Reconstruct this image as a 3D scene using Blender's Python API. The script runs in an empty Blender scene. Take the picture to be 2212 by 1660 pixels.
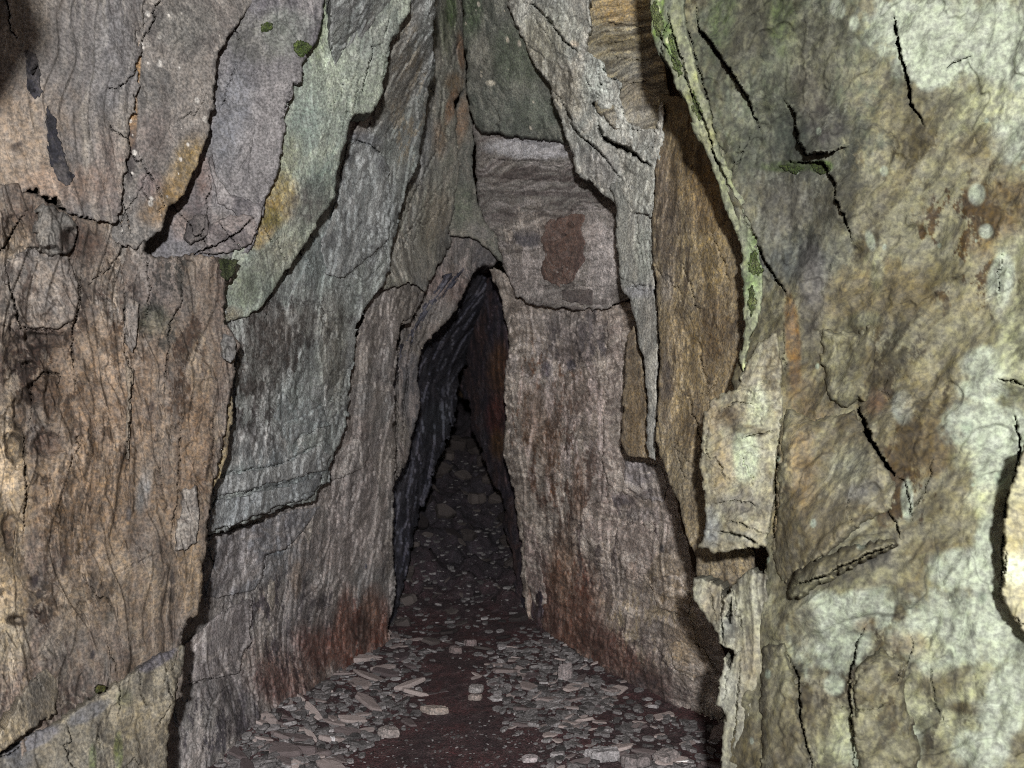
import bpy, math, random
import numpy as np
from mathutils import Vector

random.seed(7)
scene = bpy.context.scene
COL = scene.collection
F, CX, CY, CAMZ = 1784.0, 1106.0, 830.0, 1.0       # focal length and centre in photo units (2212 x 1660), eye height

# ------------------------------------------------------------------ noise
def _hash(ix, iy, seed):
    h = (ix.astype(np.int64) * 374761393 + iy.astype(np.int64) * 668265263 + seed * 974711) & 0xFFFFFFFF
    h = ((h ^ (h >> 13)) * 1274126177) & 0xFFFFFFFF
    h = ((h ^ (h >> 16)) * 2246822519) & 0xFFFFFFFF
    return (h ^ (h >> 15)) & 0xFFFFFFFF

def perlin(x, y, seed=0):
    ix, iy = np.floor(x), np.floor(y)
    fx, fy = x - ix, y - iy
    ux, uy = fx*fx*fx*(fx*(fx*6-15)+10), fy*fy*fy*(fy*(fy*6-15)+10)
    def g(dx, dy):
        a = _hash(ix+dx, iy+dy, seed) * (2*math.pi/4294967296.0)
        return np.cos(a)*(fx-dx) + np.sin(a)*(fy-dy)
    a, b, c, d = g(0, 0), g(1, 0), g(0, 1), g(1, 1)
    return 1.5*((a+(b-a)*ux) + ((c+(d-c)*ux)-(a+(b-a)*ux))*uy)

def fbm(x, y, seed=0, octaves=4, gain=0.5):
    s, a, n = 0.0, 1.0, 0.0
    for k in range(octaves):
        s = s + a*perlin(x, y, seed+17*k); n += a
        x, y, a = x*2.03+3.1, y*2.03-1.7, a*gain
    return s/n*1.25

def ridged(x, y, seed=0, octaves=4):
    s, a, n = 0.0, 1.0, 0.0
    for k in range(octaves):
        s = s + a*(1-2*np.abs(perlin(x, y, seed+13*k))); n += a
        x, y, a = x*2.03, y*2.03, a*0.5
    return s/n

def cells(x, y, seed=0):
    """distance to nearest and second nearest scattered point, and the id of the nearest"""
    ix, iy = np.floor(x), np.floor(y)
    d1 = np.full(x.shape, 9.0); d2 = np.full(x.shape, 9.0); idn = np.zeros(x.shape)
    for dx in (-1, 0, 1):
        for dy in (-1, 0, 1):
            h = _hash(ix+dx, iy+dy, seed)
            px = ix+dx+(h & 0xFFFF)/65536.0; py = iy+dy+(h >> 16)/65536.0
            d = np.hypot(x-px, y-py)
            near = d < d1
            d2 = np.where(near, d1, np.minimum(d2, d))
            idn = np.where(near, ((h*2654435761) & 0xFFFF)/65536.0, idn)
            d1 = np.where(near, d, d1)
    return d1, d2, idn

def sstep(a, b, x):
    t = np.clip((x-a)/(b-a), 0, 1)
    return t*t*(3-2*t)

def terrace(h, n, sharp=0.045):
    q = h*n
    fl = np.floor(q)
    return (fl + sstep(0.5-sharp, 0.5+sharp, q-fl))/n

def lin(c):
    c = np.asarray(c, float)/255.0
    return np.where(c <= 0.04045, c/12.92, ((c+0.055)/1.055)**2.4)

# ------------------------------------------------------------------ shapes in the plane
def poly_sd(px, py, poly):
    """signed distance, negative inside"""
    P = np.asarray(poly, float); Q = np.roll(P, -1, axis=0)
    best = np.full(px.shape, 1e9); inside = np.zeros(px.shape, bool)
    for (x0, y0), (x1, y1) in zip(P, Q):
        dx, dy = x1-x0, y1-y0
        L = dx*dx+dy*dy+1e-9
        t = np.clip(((px-x0)*dx+(py-y0)*dy)/L, 0, 1)
        best = np.minimum(best, np.hypot(px-x0-t*dx, py-y0-t*dy))
        c = ((y0 > py) != (y1 > py)) & (px < (x1-x0)*(py-y0)/(y1-y0+1e-12)+x0)
        inside ^= c
    return np.where(inside, -best, best)

def line_sd(px, py, pts):
    """signed distance to an open polyline (positive on the viewer's left when it runs down) and position 0..1 along it"""
    best = np.full(px.shape, 1e9); sign = np.ones(px.shape); along = np.zeros(px.shape)
    P = np.asarray(pts, float)
    seg = np.hypot(*(P[1:]-P[:-1]).T); cum = np.concatenate([[0], np.cumsum(seg)]); tot = cum[-1]
    for k in range(len(P)-1):
        (x0, y0), (x1, y1) = P[k], P[k+1]
        dx, dy = x1-x0, y1-y0
        t = np.clip(((px-x0)*dx+(py-y0)*dy)/(dx*dx+dy*dy+1e-9), 0, 1)
        d = np.hypot(px-x0-t*dx, py-y0-t*dy)
        near = d < best
        best = np.where(near, d, best)
        sign = np.where(near, np.where(dx*(py-y0)-dy*(px-x0) > 0, 1.0, -1.0), sign)
        along = np.where(near, (cum[k]+t*seg[k])/tot, along)
    return best, sign, along

class Depth:
    """smooth surface through control points (x, y, metres): flat between three, bent by more"""
    def __init__(self, ctrl):
        C = np.asarray(ctrl, float); self.c = C[:, :2]/1000.0; n = len(C)
        v = 1.0/C[:, 2]
        A = np.zeros((n+3, n+3)); A[:n, :n] = self.k(self.c, self.c) + np.eye(n)*1e-5
        A[:n, n] = 1; A[:n, n+1:] = self.c; A[n, :n] = 1; A[n+1:, :n] = self.c.T
        self.w = np.linalg.lstsq(A, np.concatenate([v, [0, 0, 0]]), rcond=None)[0]; self.n = n
    def k(self, a, b):
        r2 = ((a[:, None, :]-b[None, :, :])**2).sum(-1)
        return 0.5*r2*np.log(r2+1e-12)
    def __call__(self, px, py):
        p = np.stack([px, py], -1).reshape(-1, 2)/1000.0
        v = self.k(p, self.c)@self.w[:self.n] + self.w[self.n] + p@self.w[self.n+1:]
        return (1.0/np.clip(v, 0.12, 3)).reshape(px.shape)

def world(px, py, d):
    return np.stack([(px-CX)/F*d, d+0*px, CAMZ-(py-CY)/F*d], -1)

# ------------------------------------------------------------------ materials
def rock_material(name, bump=0.5, rough=0.88, fine=170.0, contrast=0.55):
    m = bpy.data.materials.new(name); m.use_nodes = True
    nt = m.node_tree; N, L = nt.nodes, nt.links
    b = N["Principled BSDF"]
    b.inputs["Roughness"].default_value = rough
    b.inputs["Specular IOR Level"].default_value = 0.25
    at = N.new("ShaderNodeAttribute"); at.attribute_name = "rock_colour"
    tc = N.new("ShaderNodeTexCoord")
    def noise(scale, detail, rough_=0.6):
        n = N.new("ShaderNodeTexNoise"); n.inputs["Scale"].default_value = scale
        n.inputs["Detail"].default_value = detail; n.inputs["Roughness"].default_value = rough_
        L.new(tc.outputs["Object"], n.inputs["Vector"]); return n
    n1 = noise(fine, 5, 0.65); n2 = noise(fine*0.22, 6, 0.65)
    def rng(n, a, b_, lo, hi):
        r = N.new("ShaderNodeMapRange"); r.inputs[1].default_value = a; r.inputs[2].default_value = b_
        r.inputs[3].default_value = lo; r.inputs[4].default_value = hi
        L.new(n.outputs["Fac"], r.inputs[0]); return r
    r1 = rng(n1, 0.38, 0.62, 1-contrast, 1+contrast*0.95)
    r2 = rng(n2, 0.36, 0.64, 1-contrast*0.45, 1+contrast*0.45)
    mu = N.new("ShaderNodeMath"); mu.operation = 'MULTIPLY'
    L.new(r1.outputs[0], mu.inputs[0]); L.new(r2.outputs[0], mu.inputs[1])
    sc = N.new("ShaderNodeVectorMath"); sc.operation = 'SCALE'
    L.new(at.outputs["Color"], sc.inputs[0]); L.new(mu.outputs[0], sc.inputs["Scale"])
    # a slight drift of hue between warm and cool grains
    n3 = noise(fine*0.5, 3); hs = N.new("ShaderNodeHueSaturation")
    r3 = rng(n3, 0.3, 0.7, 0.72, 1.28); L.new(r3.outputs[0], hs.inputs["Saturation"])
    L.new(sc.outputs[0], hs.inputs["Color"])
    L.new(hs.outputs[0], b.inputs["Base Color"])
    ad = N.new("ShaderNodeMath"); ad.operation = 'MULTIPLY_ADD'; ad.inputs[1].default_value = 2.2
    L.new(n1.outputs["Fac"], ad.inputs[0]); L.new(n2.outputs["Fac"], ad.inputs[2])
    bp = N.new("ShaderNodeBump"); bp.inputs["Strength"].default_value = bump; bp.inputs["Distance"].default_value = 0.006
    L.new(ad.outputs[0], bp.inputs["Height"]); L.new(bp.outputs[0], b.inputs["Normal"])
    return m

ROCK = rock_material("weathered_schist", 0.36, contrast=0.42)
NEAR = rock_material("coarse_schist", 0.22, fine=110.0, contrast=0.34)
MOSS = rock_material("moss", 1.0, 0.95, fine=330.0, contrast=0.7)
SOIL = rock_material("dark_red_soil", 0.8, 0.95, fine=200.0, contrast=0.6)

def stone_material(name="shale_chip", k=1.0):
    m = rock_material(name, 0.35, 0.85, fine=220.0, contrast=0.4)
    N, L = m.node_tree.nodes, m.node_tree.links
    at = [n for n in N if n.bl_idname == "ShaderNodeAttribute"][0]
    sc = [n for n in N if n.bl_idname == "ShaderNodeVectorMath"][0]
    oi = N.new("ShaderNodeObjectInfo"); cr = N.new("ShaderNodeValToRGB")
    e = cr.color_ramp.elements
    for p, c in ((0.0, (60, 52, 54)), (0.3, (100, 91, 94)), (0.5, (92, 72, 72)), (0.8, (116, 107, 110)), (1.0, (142, 131, 128))):
        el = e[0] if p == 0 else (e[1] if p == 1 else e.new(p))
        el.position = p; el.color = (*lin(c)*1.12*k, 1)
    L.new(oi.outputs["Random"], cr.inputs[0]); L.new(cr.outputs[0], sc.inputs[0])
    return m
CHIP = stone_material()
CHIP_DIMMED = stone_material('dimmed_shale_chip', 0.26)  # the deep hollow's dimness is put into this chip colour

# ------------------------------------------------------------------ mesh from arrays
def link_mesh(name, verts, faces, mat, cols=None, parent=None, quads=None, smooth=True, base=None):
    """faces: list of index lists; quads: (n,4) array"""
    me = bpy.data.meshes.new(name)
    nq = 0 if quads is None else len(quads)
    extra = faces or []
    loops = [] if quads is None else [np.asarray(quads, np.int32).ravel()]
    tot = [np.full(nq, 4, np.int32)]
    for f in extra:
        loops.append(np.asarray(f, np.int32)); tot.append(np.array([len(f)], np.int32))
    loops = np.concatenate(loops); tot = np.concatenate(tot)
    V = np.asarray(verts, np.float32)
    if base is None and parent is None:
        lo, hi = V.min(0), V.max(0); base = np.array([(lo[0]+hi[0])/2, (lo[1]+hi[1])/2, lo[2]])
    if base is None: base = np.zeros(3)
    V = V - base
    me.vertices.add(len(V)); me.vertices.foreach_set("co", V.astype(np.float32).ravel())
    me.loops.add(len(loops)); me.loops.foreach_set("vertex_index", loops)
    st = np.concatenate([[0], np.cumsum(tot)[:-1]]).astype(np.int32)
    me.polygons.add(len(tot)); me.polygons.foreach_set("loop_start", st)
    try: me.polygons.foreach_set("loop_total", tot)
    except Exception: pass
    me.update(calc_edges=True)
    me.validate(clean_customdata=False)
    if cols is not None:
        a = me.color_attributes.new("rock_colour", 'FLOAT_COLOR', 'POINT')
        c4 = np.ones((len(V), 4), np.float32); c4[:, :3] = cols
        a.data.foreach_set("color", c4.ravel())
    me.polygons.foreach_set("use_smooth", np.full(len(me.polygons), smooth))
    me.materials.append(mat)
    o = bpy.data.objects.new(name, me); COL.objects.link(o)
    o.location = base
    if parent is not None:
        o.parent = parent; o.location = Vector(base) - parent.location
    return o

def tag(o, label=None, cat=None, group=None, kind=None):
    for k, v in (("label", label), ("category", cat), ("group", group), ("kind", kind)):
        if v: o[k] = v
    return o

# ------------------------------------------------------------------ rock slabs
SEED = [100]
class Slab:
    """A body of rock: outline, a bent front face with its own relief, and a real thickness behind it."""
    def __init__(s, name, label, poly, ctrl=None, cat="rock slab", thick=0.3, lean=None, relief=(), cracks=(),
                 pal=None, blobs=(), step=2.2, ragged=4.0, edge=(12, 0.02), mat=None, on=None, lift=0.0, group=None,
                 dents=(), k=1.0, rag_f=0.05, fract=1.0, fdir=88):
        SEED[0] += 31; s.seed = SEED[0]
        s.k = k*on.k if on else k; k = s.k
        s.on, s.lift, s.cracks, s.relief, s.dents = on, lift, cracks, relief, dents
        s.poly, s.ragged, s.rag_f, s.edge = poly, ragged, rag_f, edge
        P = np.asarray(poly, float)
        if on is None and fract:
            rs = np.random.RandomState(s.seed); Q = np.roll(P, -1, 0); area = abs((P[:, 0]*Q[:, 1]-Q[:, 0]*P[:, 1]).sum())/2
            extra = []
            for _ in range(int(area/15000*fract)+1):
                k_ = rs.randint(len(P)); a_ = P[k_]+(Q[k_]-P[k_])*rs.rand()
                if rs.rand() < .5: a_ = P.min(0)+(P.max(0)-P.min(0))*rs.rand(2)
                if not (-20 < a_[0] < 2230 and -20 < a_[1] < 1680): continue
                th = math.radians(fdir+rs.normal(0, 22)+(180 if rs.rand() < .5 else 0)); pts = [tuple(a_)]
                for _k in range(rs.randint(3, 9)):
                    th += rs.normal(0, .22); st_ = rs.uniform(12, 34)
                    if rs.rand() < .18: th2 = th+math.pi/2*rs.choice([-1, 1])*.9; pts.append((pts[-1][0]+math.cos(th2)*st_*.5, pts[-1][1]+math.sin(th2)*st_*.5))
                    pts.append((pts[-1][0]+math.cos(th)*st_, pts[-1][1]+math.sin(th)*st_))
                extra.append((pts, rs.uniform(1.0, 2.4), .022, rs.uniform(.003, .012)*rs.choice([-1, 1]), rs.uniform(14, 34)))
            s.cracks = list(cracks)+extra
        x0, y0 = P.min(0)-10; x1, y1 = P.max(0)+10
        gx = np.arange(x0, x1+step, step); gy = np.arange(y0, y1+step, step)
        X, Y = np.meshgrid(gx, gy); ny, nx = X.shape
        if on is None:
            s.base = Depth(ctrl)
            q = np.stack([X[::12, ::12].ravel(), Y[::12, ::12].ravel()], -1)
            q = q[poly_sd(q[:, 0], q[:, 1], poly) < 0]
            w = world(q[:, 0], q[:, 1], s.base(q[:, 0], q[:, 1]))
            c = w.mean(0); n = np.linalg.svd(w-c, full_matrices=False)[2][2]
            if n[1] > 0: n = -n
            ev = np.array([0, 0, 1.0])-n[2]*n; ev /= np.linalg.norm(ev)
            s.c, s.n, s.ev, s.eu = c, n, ev, np.cross(ev, n)
            if s.eu[0] < 0: s.eu = -s.eu
        else:
            s.c, s.n, s.ev, s.eu = on.c, on.n, on.ev, on.eu
        # outline, made ragged; vertices next to it are slid on to it
        def sd(px, py):
            wx = ragged*fbm(px*rag_f, py*rag_f, s.seed+1, 4, 0.6); wy = ragged*fbm(px*rag_f, py*rag_f, s.seed+2, 4, 0.6)
            d1, d2, b1 = cells(px/26+wx*.03, py/38, s.seed+3); d1, d2, b2 = cells(px/11, py/15+wy*.03, s.seed+4)
            return poly_sd(px+wx+ragged*(1.5*(b1-.5)+.8*(b2-.5)), py+wy+ragged*(1.5*(b2-.5)-.8*(b1-.5)), poly)
        S = sd(X, Y)
        Sc = (S[:-1, :-1]+S[1:, :-1]+S[:-1, 1:]+S[1:, 1:])/4
        keep = Sc < 0
        lab = s.largest(keep)
        keep = lab
        idx = np.arange(ny*nx).reshape(ny, nx)
        quads = np.stack([idx[:-1, :-1], idx[1:, :-1], idx[1:, 1:], idx[:-1, 1:]], -1)[keep]
        used = np.unique(quads); remap = np.full(ny*nx, -1); remap[used] = np.arange(len(used))
        quads = remap[quads]
        px, py, sdv = X.ravel()[used], Y.ravel()[used], S.ravel()[used]
        e = np.concatenate([quads[:, [0, 1]], quads[:, [1, 2]], quads[:, [2, 3]], quads[:, [3, 0]]])
        key = np.sort(e, 1); code = key[:, 0].astype(np.int64)*len(used)+key[:, 1]
        u, inv, cnt = np.unique(code, return_inverse=True, return_counts=True)
        bd = e[cnt[inv] == 1]
        bv = np.unique(bd)
        for _ in range(2):
            h = 1.0
            f0 = sd(px[bv], py[bv]); fx = (sd(px[bv]+h, py[bv])-sd(px[bv]-h, py[bv]))/(2*h); fy = (sd(px[bv], py[bv]+h)-sd(px[bv], py[bv]-h))/(2*h)
            g2 = fx*fx+fy*fy+1e-3
            m = np.clip(f0/g2, -step*0.8, step*0.8)
            px[bv] -= m*fx; py[bv] -= m*fy
        sdv[bv] = 0.0
        d, uv, aux = s.depth(px, py, full=True)
        er, ed = edge[0]*0.5, edge[1]*0.38
        t = np.clip(-sdv/er, 0, 1)
        d = d + ed*(1-np.sqrt(np.clip(1-(1-t)**2, 0, 1)))
        V = world(px, py, d)
        cols = s.colour(px, py, uv, aux, pal, blobs)*k
        # the body behind the front face
        nb = len(px)
        if lean is None: lean = on_lean(P)
        ln = np.array(lean, float); ln /= np.linalg.norm(ln)
        back = V[bv] + ln*thick
        rm = np.full(nb, -1); rm[bv] = nb+np.arange(len(bv))
        mid = V[bv] + ln*min(0.03, thick*0.4) + 0.004*np.stack([fbm(px[bv]*0.05, py[bv]*0.05, s.seed+5), 0*bv, fbm(px[bv]*0.05, py[bv]*0.05, s.seed+6)], -1)
        rm2 = np.full(nb, -1); rm2[bv] = nb+len(bv)+np.arange(len(bv))
        side = np.concatenate([np.stack([bd[:, 1], bd[:, 0], rm2[bd[:, 0]], rm2[bd[:, 1]]], -1),
                               np.stack([rm2[bd[:, 1]], rm2[bd[:, 0]], rm[bd[:, 0]], rm[bd[:, 1]]], -1)])
        V = np.concatenate([V, back, mid]); cols = np.concatenate([cols, cols[bv], cols[bv]])
        # close the back
        nxt = {}
        for a, b in bd: nxt.setdefault(int(a), []).append(int(b))
        cap = []
        if all(len(v) == 1 for v in nxt.values()):
            a0 = int(bd[0, 0]); loop = [a0]; cur = nxt[a0][0]
            while cur != a0 and len(loop) < len(nxt)+2:
                loop.append(cur); cur = nxt[cur][0]
            if len(loop) == len(nxt): cap = [[int(rm[v]) for v in loop][::-1]]
        s.obj = link_mesh(name, V, cap, mat or ROCK, cols, parent=on.obj if on else None, quads=np.concatenate([quads, side]))
        if on is None: tag(s.obj, label, cat, group)
        elif label: s.obj["label"] = label

    @staticmethod
    def largest(keep):
        """largest 4-connected set of cells"""
        lab = np.where(keep, np.arange(1, keep.size+1).reshape(keep.shape), 0)
        while True:
            old = lab
            p = np.pad(lab, 1)
            m = np.maximum.reduce([lab, p[:-2, 1:-1], p[2:, 1:-1], p[1:-1, :-2], p[1:-1, 2:]])
            m = np.where(keep, m, 0)
            for axis in (0, 1):          # sweep to speed the flood
                for rev in (False, True):
                    a = np.flip(m, axis) if rev else m
                    kk = np.flip(keep, axis) if rev else keep
                    a = np.moveaxis(a.copy(), axis, 0); kk2 = np.moveaxis(kk, axis, 0)
                    for i in range(1, a.shape[0]):
                        a[i] = np.where(kk2[i], np.maximum(a[i], np.where(kk2[i-1], a[i-1], 0)), 0)
                    a = np.moveaxis(a, 0, axis)
                    m = np.flip(a, axis) if rev else a
            lab = m
            if (lab == old).all(): break
        v, c = np.unique(lab[lab > 0], return_counts=True)
        return lab == v[c.argmax()]

    def depth(s, px, py, full=False):
        if s.on is not None:
            d, uv, aux = s.on.depth(px, py, full=True)
            d = d - s.lift
        else:
            d = s.base(px, py)
            w = world(px, py, d) - s.c
            uv = (w@s.eu, w@s.ev)
            aux = {}
        u, v = uv
        rm = 0.25+1.0*sstep(-0.25, 0.4, fbm(u*3.1+7, v*2.3, s.seed+500, 3))
        aux['rough'] = rm
        for i, r in enumerate(s.relief):
            kind, amp = r[0], r[1]; sd = s.seed+40+i*7
            if kind in ('fbm', 'ridge') and max(r[2], r[3]) >= 20: amp *= 0.42
            if kind == 'pit': amp *= 0.7
            ang = math.radians(r[4]) if len(r) > 4 else 0.0
            a = u*math.cos(ang)+v*math.sin(ang); b = -u*math.sin(ang)+v*math.cos(ang)
            wob = 0.06*fbm(a*3, b*3, sd+3, 2)
            a2 = (a+wob)*r[2]; b2 = (b+wob)*r[3]
            if kind == 'fbm': h = fbm(a2, b2, sd, 5, 0.55)
            elif kind == 'ridge': h = ridged(a2, b2, sd, 4)
            elif kind == 'step': h = terrace(fbm(a2, b2, sd, 5, 0.5), r[5] if len(r) > 5 else 4)
            elif kind == 'pit':
                n_ = fbm(a2, b2, sd, 3, 0.5); h = -sstep(0.28, 0.5, n_)
            elif kind == 'plate':
                d1, d2, q = cells(a2+0.35*fbm(a2*1.7, b2*1.7, sd+9, 3), b2+0.35*fbm(a2*1.7, b2*1.7, sd+8, 3), sd)
                h = q*2-1 - 1.2*(1-sstep(0.0, 0.07, d2-d1))
            elif kind == 'crackle':
                ca = a2+0.30*fbm(a2*1.3, b2*1.3, sd+9, 4, .6); cb = b2+0.30*fbm(a2*1.3, b2*1.3, sd+8, 4, .6)
                d1, d2, q = cells(ca, cb, sd)
                gate = sstep(0.15, 0.35, fbm(a2*0.5, b2*0.5, sd+10, 3))
                h = -(1-sstep(0.015, 0.06, d2-d1))*gate + 0.25*(q-.5)*gate
            d = d - amp*h*(rm if r[2] >= 12 else 1.0)
            aux[i if s.on is None else 'p%d' % i] = h
        if s.dents:
            jag = 0.9*fbm(u*11, v*7, s.seed+71, 5, .62)+.3*fbm(u*50, v*36, s.seed+72, 3)
            for (bx, by, rx, ry, dp) in s.dents:
                d = d + dp*(1-sstep(.5, 1.15, np.hypot((px-bx)/rx, (py-by)/ry)+jag))*(.8+.5*jag)
        jx = 6*fbm(px*0.05, py*0.05, s.seed+21, 4, 0.65)+4*fbm(px*0.013, py*0.013, s.seed+23, 2); jy = 6*fbm(px*0.05, py*0.05, s.seed+22, 4, 0.65)+4*fbm(px*0.013, py*0.013, s.seed+24, 2)
        for c in s.cracks:
            pts, wid, dep = c[0], c[1], c[2]
            hs = c[3] if len(c) > 3 else 0.0; hw = c[4] if len(c) > 4 else 40.0
            x0, y0 = np.min(pts, 0)-hw*3-20; x1, y1 = np.max(pts, 0)+hw*3+20
            m = (px > x0) & (px < x1) & (py > y0) & (py < y1)
            if not m.any(): continue
            r_, sg, al = line_sd(px[m]+jx[m], py[m]+jy[m], pts)
            tap = np.clip(np.minimum(al, 1-al)*3.2, 0, 1)**0.8
            wl = wid*(0.25+1.7*np.abs(perlin(al*7+s.seed*1.37, al*0+wid, s.seed+31))+0.5*np.abs(perlin(al*31, al*0+wid*3, s.seed+32)))*tap
            add = np.zeros(r_.shape)
            if hs: add -= abs(hs)*np.exp(-r_/hw)*np.where(sg*hs > 0, 1.0, -0.15)*tap
            add += dep*(1-sstep(0.35, 1.0, r_/(wl/2+0.8)))*np.minimum(1, tap*1.5)*(wl > 0.3)
            d = d.copy(); d[m] += add
        return (d, uv, aux) if full else d

    def colour(s, px, py, uv, aux, pal, blobs):
        u, v = uv; sd = s.seed+300
        pal = dict(pal or {})
        base, alt = lin(pal.get('base', (110, 105, 100))), lin(pal.get('alt', (95, 92, 92)))
        dark, pale = lin(pal.get('dark', (62, 56, 52))), lin(pal.get('pale', (150, 145, 138)))
        ang = math.radians(pal.get('ang', 0)); a = u*math.cos(ang)+v*math.sin(ang); b = -u*math.sin(ang)+v*math.cos(ang)
        fa, fb = pal.get('grain', (30, 6))
        wob = 0.05*fbm(a*4, b*4, sd+1, 3)
        t = sstep(-0.35, 0.35, fbm(a*4+wob*8, b*3+wob*8, sd+2, 5, 0.6))[:, None]
        c = base*(1-t)+alt*t
        rm = np.clip(aux.get('rough', 1.0), .35, 1.1)
        g = fbm((a+wob)*fa, (b+wob)*fb, sd+3, 5, 0.62)
        t = (sstep(0.05, 0.62, g)*pal.get('kd', 0.75))[:, None]; c = c*(1-t)+dark*t
        t = (sstep(0.08, 0.6, -g)*pal.get('kp', 0.6))[:, None]; c = c*(1-t)+pale*t
        g = fbm((a+wob)*fa*2.6, (b+wob)*fb*4.0, sd+4, 4, 0.65)
        t = (sstep(0.1, 0.55, g)*pal.get('kd', 0.75)*0.6*rm)[:, None]; c = c*(1-t)+dark*t
        t = (sstep(0.12, 0.55, -g)*pal.get('kp', 0.6)*0.6*rm)[:, None]; c = c*(1-t)+pale*t
        # crusts with broken edges: pale skins and bared darker rock
        for (ca, cb, thr, cc, st) in pal.get('crust', [(11, 6, .20, pale, .45), (13, 6, .22, dark, .45), (30, 17, .24, pale, .45), (34, 15, .24, dark, .55), (70, 40, .3, dark, .35)]):
            cc = np.asarray(cc) if np.max(cc) <= 1.0 else lin(cc)
            n_ = fbm((a+wob)*ca, (b+wob)*cb, sd+60+int(ca*3+cb), 6, 0.6)
            t = (sstep(thr-0.05, thr+0.06, n_)*st*pal.get('kc', 1.0)*(rm if ca >= 12 else 1.0))[:, None]; c = c*(1-t)+cc*t
        # blotches of lichen, rust, soot and painted-in flash highlights where the photograph has them
        jag = 0.55*fbm(u*9, v*7, sd+11, 6, 0.62)+0.30*fbm(u*40, v*28, sd+12, 4, 0.65)
        for (bx, by, rx, ry, rot, bc, st, *pt) in blobs:
            r = math.radians(rot); dx, dy = px-bx, py-by
            q = np.hypot((dx*math.cos(r)+dy*math.sin(r))/rx, (-dx*math.sin(r)+dy*math.cos(r))/ry)
            soft = (pal.get('soft', 0.22) if st > .8 else 0.5) if min(rx, ry) > 12 else 0.3
            jj = jag*min(1.0, min(rx, ry)/22)*(0.5 if min(rx, ry) < 45 else 1.0)
            w = (1-sstep(1-soft, 1+soft, q+jj))*min(1, st+.1)
            w = (w*np.clip((0.95 if st >= .9 else 0.80)+0.45*fbm(u*55, v*40, sd+13, 3, 0.6), 0, 1))[:, None]
            if pt:                                    # broken into crumbs of that many per metre
                w = np.minimum(1, w*1.25)*sstep(0.06, 0.13, fbm(u*pt[0], v*pt[0]*.55, sd+int(bx)+int(by), 7, .72))[:, None]
            tex = np.clip(c.mean(1, keepdims=True)/(base.mean()+1e-6), 0.45, 1.6)**(0.3 if st >= .9 else 0.7)
            c = c*(1-w)+lin(bc)*tex*w
        for key in ('spots',):
            if key in pal:
                fq, thr, bc = pal[key]
                d1, d2, q = cells(u*fq, v*fq*0.75, sd+15)
                w = ((1-sstep(0.5, 1.0, d1/(0.30*np.clip((q-thr)/(1-thr), 0, 1)+1e-3)))*0.9*(q > thr))[:, None]
                c = c*(1-w)+lin(bc)*w
        g = c@np.array([.3, .59, .11]); c = g[:, None]+(c-g[:, None])*pal.get('sat', 0.78)
        return np.clip(c, 0.004, 0.85)

def on_lean(P):
    cx, cy = P.mean(0)
    return ((cx-CX)/F*1.35, 1.0, -(cy-CY)/F*0.6)


# ================================================================== THE CAVE
GRAIN = (('fbm', 0.006, 26, 5), ('step', 0.012, 9, 3.5, 4, 3), ('fbm', 0.0022, 90, 40))
def grain(a=0.006, ang=0, st=0.012, fine=0.0022, n=3, fa=26, fb=5):
    return (('fbm', a, fa, fb, ang), ('step', st, fa*0.36, fb*0.7, ang+4, n), ('fbm', fine, 95, 45, ang))

# ---- left side, nearest ----------------------------------------------------
LEFT = [(0, 0, 1.62), (0, 830, 1.6), (0, 1660, 1.5), (480, 0, 1.98), (460, 700, 1.93), (440, 1200, 1.86), (380, 1660, 1.78)]
def left(dd=0.0): return [(x, y, d+dd) for x, y, d in LEFT]

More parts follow.
